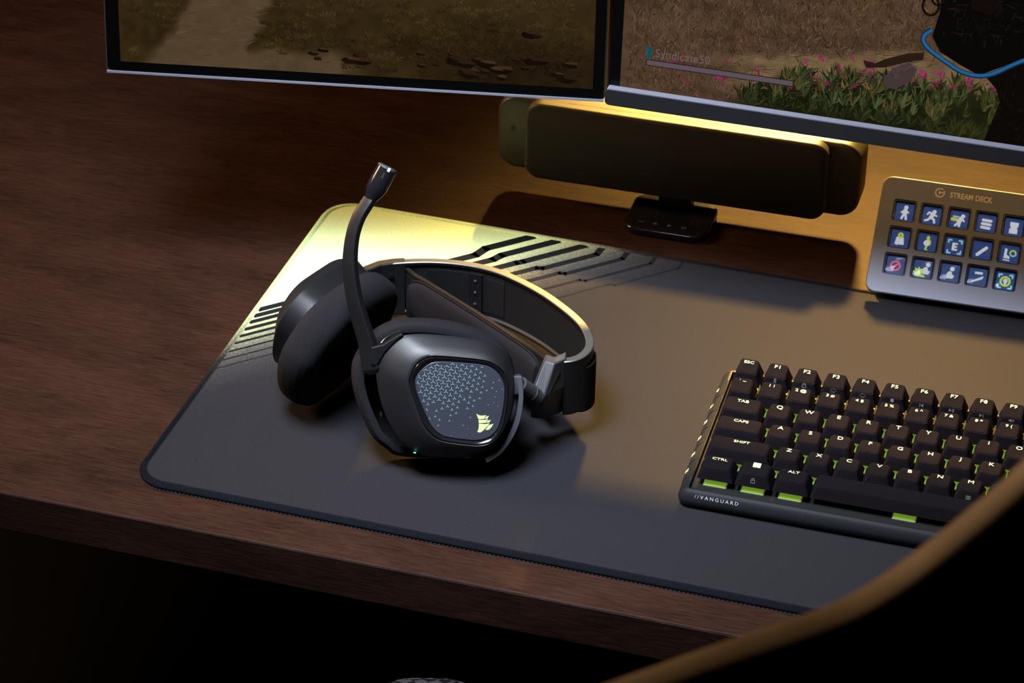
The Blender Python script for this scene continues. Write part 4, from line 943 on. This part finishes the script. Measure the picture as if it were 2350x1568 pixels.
# right, landscape
mR = thing('monitor', 'wide monitor at the right with a silver-topped chin showing grass and magenta flowers', 'monitor', (0.2252, 0.2904, 0.165), (R(-4.0), 0, R(0.8)))
RW, RH = 0.612, 0.365
mk('housing', *slab(rrect(0, RW, 0.0, RH, 0.006, 4), 0.0006, 0.030, 0.002, 3, axis='y'), 'housing', mR)
mk('bezel', *slab(rrect(0.0004, RW - 0.0004, 0.006, RH - 0.0004, 0.002, 3), -0.0004, 0.0008, 0, axis='y'), 'screen_bezel', mR)
v, f = slab(rrect(0.0, RW, 0.0, 0.0112, 0.003, 4), -0.0068, 0.0008, 0.0, axis='y')
ch2 = mk('chin', v, f, 'chin', mR)
mk('chin_ledge', *box(0.0012, RW - 0.0012, -0.0068, -0.0005, 0.0108, 0.0117), 'silver', mR)
scr = bpy.data.objects.new('screen', make_mesh('screen', *slab(rrect(0.0082, RW - 0.0082, 0.0118, RH - 0.008, 0.0004, 1), -0.0006, -0.0004, 0, axis='y'))); scr.data.materials.append(MATS['screen_bezel']); C.objects.link(scr); scr.parent = mR
px = Pix(); X0, X1, ZB, ZT = 8.2, RW * 1000 - 8.2, 11.8, RH * 1000 - 8
nz = vnoise(31); n2_ = vnoise(8); rnd = random.Random(5)
def sand2(x, h):   # light rock slab running diagonally
    c0 = 8 + (x - 60) * 0.175
    return sm(17, 10, abs(h - c0 - 8 + 5 * (nz(x * .06, h * .06) - .5))) * sm(48, 95, x) * sm(330, 290, x)
def green2(x, h): return sm(0, 1, (24 + 9 * sm(90, 200, x) + 8 * (n2_(x * .09, 3) - .5) - (18 * sm(120, 70, x)) - h) / 8 + .5) * sm(62, 95, x)
st_ = 2.0; x = X0
while x < X1:
    z = ZB; stx = st_ if x < 330 else 8
    while z < ZT:
        hs_ = st_ if z < 100 and x < 330 else 8.0; s2x = min(stx, X1 - x); s2z = min(hs_, ZT - z); h_ = z - ZB; q_ = x - X0
        b_ = nz(x * .25, z * .25) * .5 + n2_(x * .05, z * .3) * .5
        c_ = mixc((58, 42, 30), (92, 70, 54), b_)
        c_ = mixc(c_, mixc((86, 68, 48), (128, 106, 74), b_), sand2(q_, h_))
        c_ = mixc(c_, mixc((20, 22, 10), (34, 34, 15), b_), green2(q_, h_))
        px.poly([(x, z), (x + s2x, z), (x + s2x, z + s2z), (x, z + s2z)], c_, 0); z += hs_
    x += stx
for _ in range(9000):
    x = rnd.uniform(X0 + 2, 320); h_ = rnd.uniform(1, 110); q_ = x - X0
    if rnd.random() < max(sand2(q_, h_) * .93, green2(q_, h_)): continue
    col = mixc((44, 30, 20), (112, 86, 62), rnd.random() ** 1.2)
    if rnd.random() < .03: col = (88, 72, 20)
    l_ = rnd.uniform(2, 7); ang = rnd.gauss(1.57, .6)
    if x - 5 < X0: continue
    px.blade(x, ZB + h_, ang, l_, rnd.uniform(.25, .7), col, 1, rnd.uniform(-.6, .6))
for _ in range(900):   # cracks on the rock
    x = rnd.uniform(X0 + 60, 310); h_ = rnd.uniform(4, 70)
    if sand2(x - X0, h_) < .5: continue
    px.blade(x, ZB + h_, rnd.gauss(.15, .2), rnd.uniform(3, 12), rnd.uniform(.2, .7), mixc((62, 46, 32), (124, 102, 72), rnd.random()), 1)
tufts = []
for _ in range(330):
    x = rnd.uniform(62, 320); h_ = rnd.uniform(-3, 36)
    if green2(x, h_) < .45: continue
    tufts.append((h_, x))
for h_, x in sorted(tufts, reverse=True):
    for _ in range(11):
        ang = rnd.gauss(1.40, .42); l_ = rnd.uniform(5, 13); zz = h_ + rnd.uniform(-1, 1)
        t_ = rnd.random(); g_ = mixc((14, 20, 8), (78, 92, 56), t_ ** 1.5) if rnd.random() < .75 else mixc((44, 36, 16), (108, 88, 48), t_)
        g_ = mixc(g_, (18, 22, 8), sm(12, 0, h_) * .5); g_ = mixc(g_, (58, 54, 20), sm(190, 240, x) * .35)
        zz = max(zz, .3); px.blade(X0 + x, ZB + zz, ang, l_, rnd.uniform(.8, 2.0), g_, 2, rnd.uniform(-1.2, 1.2))
for _ in range(75):   # magenta flowers
    x = rnd.uniform(20, 250); h_ = rnd.uniform(2, 24) + .14 * x
    if rnd.random() < sm(60, 20, x): continue
    col = mixc((120, 16, 66), (158, 30, 108), rnd.random())
    for _k in range(rnd.choice((2, 3, 5))):
        px.blade(X0 + x, ZB + h_, rnd.uniform(0, 6.28), rnd.uniform(1.4, 3.4), rnd.uniform(.7, 1.2), col, 3)
px.poly([(X0 + x_, ZB + z_) for x_, z_ in ((172, 33), (178, 41), (187, 46), (193, 42), (190, 34), (180, 26), (174, 27))], (66, 54, 52), 3)
px.poly([(X0 + x_, ZB + z_) for x_, z_ in ((158, 43), (166, 42), (172, 46), (186, 52), (196, 54), (196, 49), (184, 45), (172, 40), (160, 38))], (40, 27, 20), 3)
# dark figure with pack and blue sling at the right
px.poly([(X0 + x_, ZB + z_) for x_, z_ in ((203, 118), (203, 82), (200, 66), (206, 56), (220, 49), (232, 44), (246, 52), (262, 62), (280, 64), (280, 118))], (9, 8, 7), 4)
px.poly([(X0 + x_, ZB + z_) for x_, z_ in ((236, 44), (244, 36), (247, 28), (244, 16), (240, 0.3), (282, 0.3), (282, 64), (262, 62))], (13, 9, 7), 4)
px.poly([(X0 + x_, ZB + z_) for x_, z_ in ((222, 118), (222, 88), (240, 84), (243, 118))], (18, 11, 9), 5)
sl = [(199, 70), (195, 66), (195, 61), (200, 56), (210, 50), (220, 45), (230, 43.5), (240, 46), (252, 54), (266, 63)]
sl = [(q.x, q.y) for q in spline([(a_, b_, 0) for a_, b_ in sl], 5)]
for (a_, b_), (c2, d2) in zip(sl[:-1], sl[1:]):
    t_ = Vector((c2 - a_, d2 - b_)).normalized(); nn = Vector((-t_.y, t_.x)); e_ = t_ * .4
    for off, wd, col, ly in ((0, 1.7, (20, 40, 62), 6), (.25, 1.0, (32, 92, 140), 7)):
        p0 = Vector((a_, b_)) - e_ + nn * off; p1 = Vector((c2, d2)) + e_ + nn * off
        px.poly([(X0 + q.x, ZB + q.y) for q in (p0 - nn * wd, p1 - nn * wd, p1 + nn * wd, p0 + nn * wd)], col, ly)
for r0, cx_, cz_ in ((6.5, 197, 86), (5.0, 201, 92)):
    ring_ = [(cx_ + r0 * .8 * math.cos(k * .5), cz_ + r0 * math.sin(k * .5)) for k in range(14)]
    for (a_, b_), (c2, d2) in zip(ring_[:-1], ring_[1:]):
        t_ = Vector((c2 - a_, d2 - b_)).normalized(); nn = Vector((-t_.y, t_.x)) * .8
        px.poly([(X0 + q.x, ZB + q.y) for q in (Vector((a_, b_)) - nn, Vector((c2, d2)) - nn, Vector((c2, d2)) + nn, Vector((a_, b_)) + nn)], (18, 13, 9), 5)
for _ in range(420):
    x = rnd.uniform(205, 275); h_ = rnd.uniform(58, 116)
    if h_ < 62 + abs(x - 232) * .15: continue
    px.blade(X0 + x, ZB + h_, rnd.choice((1.57, 1.4, 0.1, 3.0)) + rnd.gauss(0, .15), rnd.uniform(2, 9), rnd.uniform(.4, 1.4), mixc((8, 7, 7), (32, 20, 14), rnd.random() ** 2), 5)
for _ in range(260):
    x = rnd.uniform(246, 280); h_ = rnd.uniform(1, 58)
    px.blade(X0 + x, ZB + h_, 1.57 + rnd.gauss(0, .3), rnd.uniform(1, 4), rnd.uniform(.4, 1.6), mixc((9, 7, 6), (30, 16, 10), rnd.random() ** 2), 5)
for _ in range(60):
    x = rnd.uniform(175, 190); h_ = 28 + (x - 172) * .8 + rnd.uniform(-1, 8)
    if h_ < 46: px.blade(X0 + x, ZB + h_, rnd.gauss(.7, .2), rnd.uniform(1, 4), rnd.uniform(.3, .9), mixc((56, 46, 46), (84, 70, 68), rnd.random()), 4)
# on-screen name and bar
px.poly([(X0 + x_, ZB + z_) for x_, z_ in ((17.0, 23.2), (19.6, 23.2), (19.6, 31.0), (17.0, 31.0))], (0, 84, 98), 8)
px.poly([(X0 + x_, ZB + z_) for x_, z_ in ((16.6, 17.6), (114.6, 17.6), (114.6, 22.0), (16.6, 22.0))], (22, 18, 20), 8)
px.poly([(X0 + x_, ZB + z_) for x_, z_ in ((17.1, 18.1), (114.1, 18.1), (114.1, 21.5), (17.1, 21.5))], (92, 78, 86), 9)
o = px.build('picture', scr); o.location = (0, -0.0006, 0)
mat('screen_text', (0, 0, 0), 0.5, emit=lin((98, 88, 84)), estr=1.0)
text('screen_name', 'Syndicate50', 0.0083, 'screen_text', scr, ((X0 + 22.5) * .001, -0.0012, (ZB + 27.0) * .001), (R(90), 0, 0), 0.92, 'LEFT')

# monitor arms: a post behind the left monitor carries both
post = thing('monitor_post', 'black clamp post behind the portrait monitor, carrying both screens', 'monitor arm', (-0.03, 0.72, 0))
mk('base', *slab(rrect(-0.05, 0.05, -0.05, 0.05, 0.01), 0, 0.012, 0.002), 'housing', post)
mk('pole', *tube([(0, 0, 0.01), (0, 0, 0.62)], 0.018, 20), 'housing', post, True)
mk('arm', *tube([(0, 0, 0.57), (0.02, -0.15, 0.56), (0.055, -0.385, 0.52)], 0.014, 14), 'housing', post, True)
mk('arm', *tube([(0, 0, 0.60), (0.30, -0.10, 0.56), (0.55, -0.355, 0.44)], 0.014, 14), 'housing', post, True)

# ------------------------------------------------------------------ chair in the foreground
fwb = Vector((-0.51, 0.86, 0)).normalized(); rtb = Vector((0.86, 0.51, 0)).normalized(); upv = Vector((0, 0, 1))     # back
fw = Vector((-math.sin(R(18)), math.cos(R(18)), 0)); rt = Vector((math.cos(R(18)), math.sin(R(18)), 0))              # seat and arms
ch = thing('office_chair', 'high-backed office chair with tan-edged black back in the foreground', 'chair', (0.55, -0.35, -Z0))
CO = Vector((0.55, -0.35, -Z0))
B0 = Vector((0.5056, -0.7498, 0.5395))
# rim of the back in its own plane: x along rtb, z up, metres from the shoulder point
rimc = [(-0.22, -0.72), (-0.23, -0.50), (-0.225, -0.30), (-0.20, -0.16), (-0.145, -0.068), (-0.085, -0.028), (-0.042, -0.0118), (0.0, 0.0), (0.0297, 0.0080), (0.0616, 0.0162), (0.079, 0.0248), (0.0937, 0.0360), (0.108, 0.0485), (0.1205, 0.0612), (0.14, 0.085), (0.17, 0.115), (0.21, 0.138), (0.26, 0.147), (0.31, 0.138), (0.35, 0.105), (0.375, 0.04), (0.39, -0.15), (0.39, -0.45), (0.37, -0.72)]
rc = spline([(x, 0, z) for x, z in rimc], 6)
def CP(x, z, d): return B0 + rtb * x + upv * z - fwb * (d + min(0.0, z + 0.03) * 0.30) - CO
def rim_tube(off, dep, rx, rd, name, m):
    rs = []
    for i, q in enumerate(rc):
        t = (rc[min(i + 1, len(rc) - 1)] - rc[max(i - 1, 0)]).normalized(); nn = Vector((-t.z, 0, t.x)); r_ = []
        for k in range(14):
            a_ = 2 * math.pi * k / 14; o_ = off + rx * math.copysign(abs(math.cos(a_)) ** 0.8, math.cos(a_)); d_ = dep + rd * math.copysign(abs(math.sin(a_)) ** 0.8, math.sin(a_))
            r_.append(CP(q.x + nn.x * o_, q.z + nn.z * o_, d_))
        rs.append(r_)
    return mk(name, *loft(rs), m, ch, True)
rim_tube(-0.0032, 0.0030, 0.0032, 0.0072, 'back_rim', 'chair_trim')
rim_tube(-0.0100, 0.0135, 0.0026, 0.0042, 'back_piping', 'chair_trim_dark')
v = [CP(q.x, q.z - 0.008, d_) for d_ in (-0.001, 0.009) for q in rc]
n_ = len(rc); mk('back_panel', v, [tuple(range(n_)), tuple(range(n_, 2 * n_))] + [(i, i + 1, n_ + i + 1, n_ + i) for i in range(n_ - 1)] + [(n_ - 1, 0, n_, 2 * n_ - 1)], 'chair_black', ch)
bc = B0 + rtb * 0.10 + fwb * 0.22 - CO; bc.z = 0
so = rrect(-0.26, 0.26, 0.0, 0.50, 0.08)
rs = []
for o_, z in ((-0.01, 0.42), (0.0, 0.44), (0.0, 0.47), (-0.02, 0.49)): rs.append([bc + rt * x + fw * y + upv * z for x, y in offset(so, o_)])
mk('seat', *loft(rs), 'chair_black', ch, True)
for sgn in (-1, 1):
    tipc = Vector((0.2085, -0.0330, 0)) - Vector((CO.x, CO.y, 0)); zt = Z0 - 0.070
    if sgn > 0: tipc = tipc + rt * 0.60
    ao = rrect(-0.040, 0.040, -0.26, 0.0, 0.032, 8); rs = []
    for o_, z in ((-0.012, -0.030), (-0.001, -0.022), (0.0, -0.012), (-0.004, -0.0045), (-0.012, -0.001), (-0.024, 0.0)): rs.append([tipc + rt * x + fw * y + upv * (zt + z) for x, y in offset(ao, o_)])
    ar = mk('armrest', *loft(rs), 'weave', ch, True)
    b0 = tipc - fw * 0.16; mk('armrest_post', *tube([b0 + upv * 0.40, b0 + upv * (zt - 0.025)], 0.016, 12), 'chair_black', ch, True)
    mk('armrest_bracket', *tube([b0 + upv * 0.41, b0 + upv * 0.41 - rt * (sgn * 0.14)], 0.014, 10), 'chair_black', ch, True)
sc_ = bc + fw * 0.25
mk('gas_lift', *tube([sc_ + upv * 0.09, sc_ + upv * 0.43], 0.025, 16), 'chair_black', ch, True)
for i in range(5):
    a_ = R(72 * i + 20); e_ = sc_ + Vector((math.cos(a_), math.sin(a_), 0)) * 0.30
    mk('base_leg', *tube([sc_ + upv * 0.10, e_ + upv * 0.075], [0.026, 0.016], 10), 'chair_black', ch, True)
    mk('caster', *tube([e_ + upv * 0.03 - Vector((-math.sin(a_), math.cos(a_), 0)) * 0.02, e_ + upv * 0.03 + Vector((-math.sin(a_), math.cos(a_), 0)) * 0.02], 0.0295, 14), 'chair_black', ch, True)

# ------------------------------------------------------------------ lettering to meshes
bpy.context.view_layer.update()
dg = bpy.context.evaluated_depsgraph_get()
for o, m in FONTS:
    me = bpy.data.meshes.new_from_object(o.evaluated_get(dg)); me.materials.clear(); me.materials.append(MATS[m])
    n = link(o.name, me, None, o.parent, o.location, o.rotation_euler); n.scale = o.scale; nm = o.name
    cu = o.data; bpy.data.objects.remove(o); bpy.data.curves.remove(cu); n.name = nm
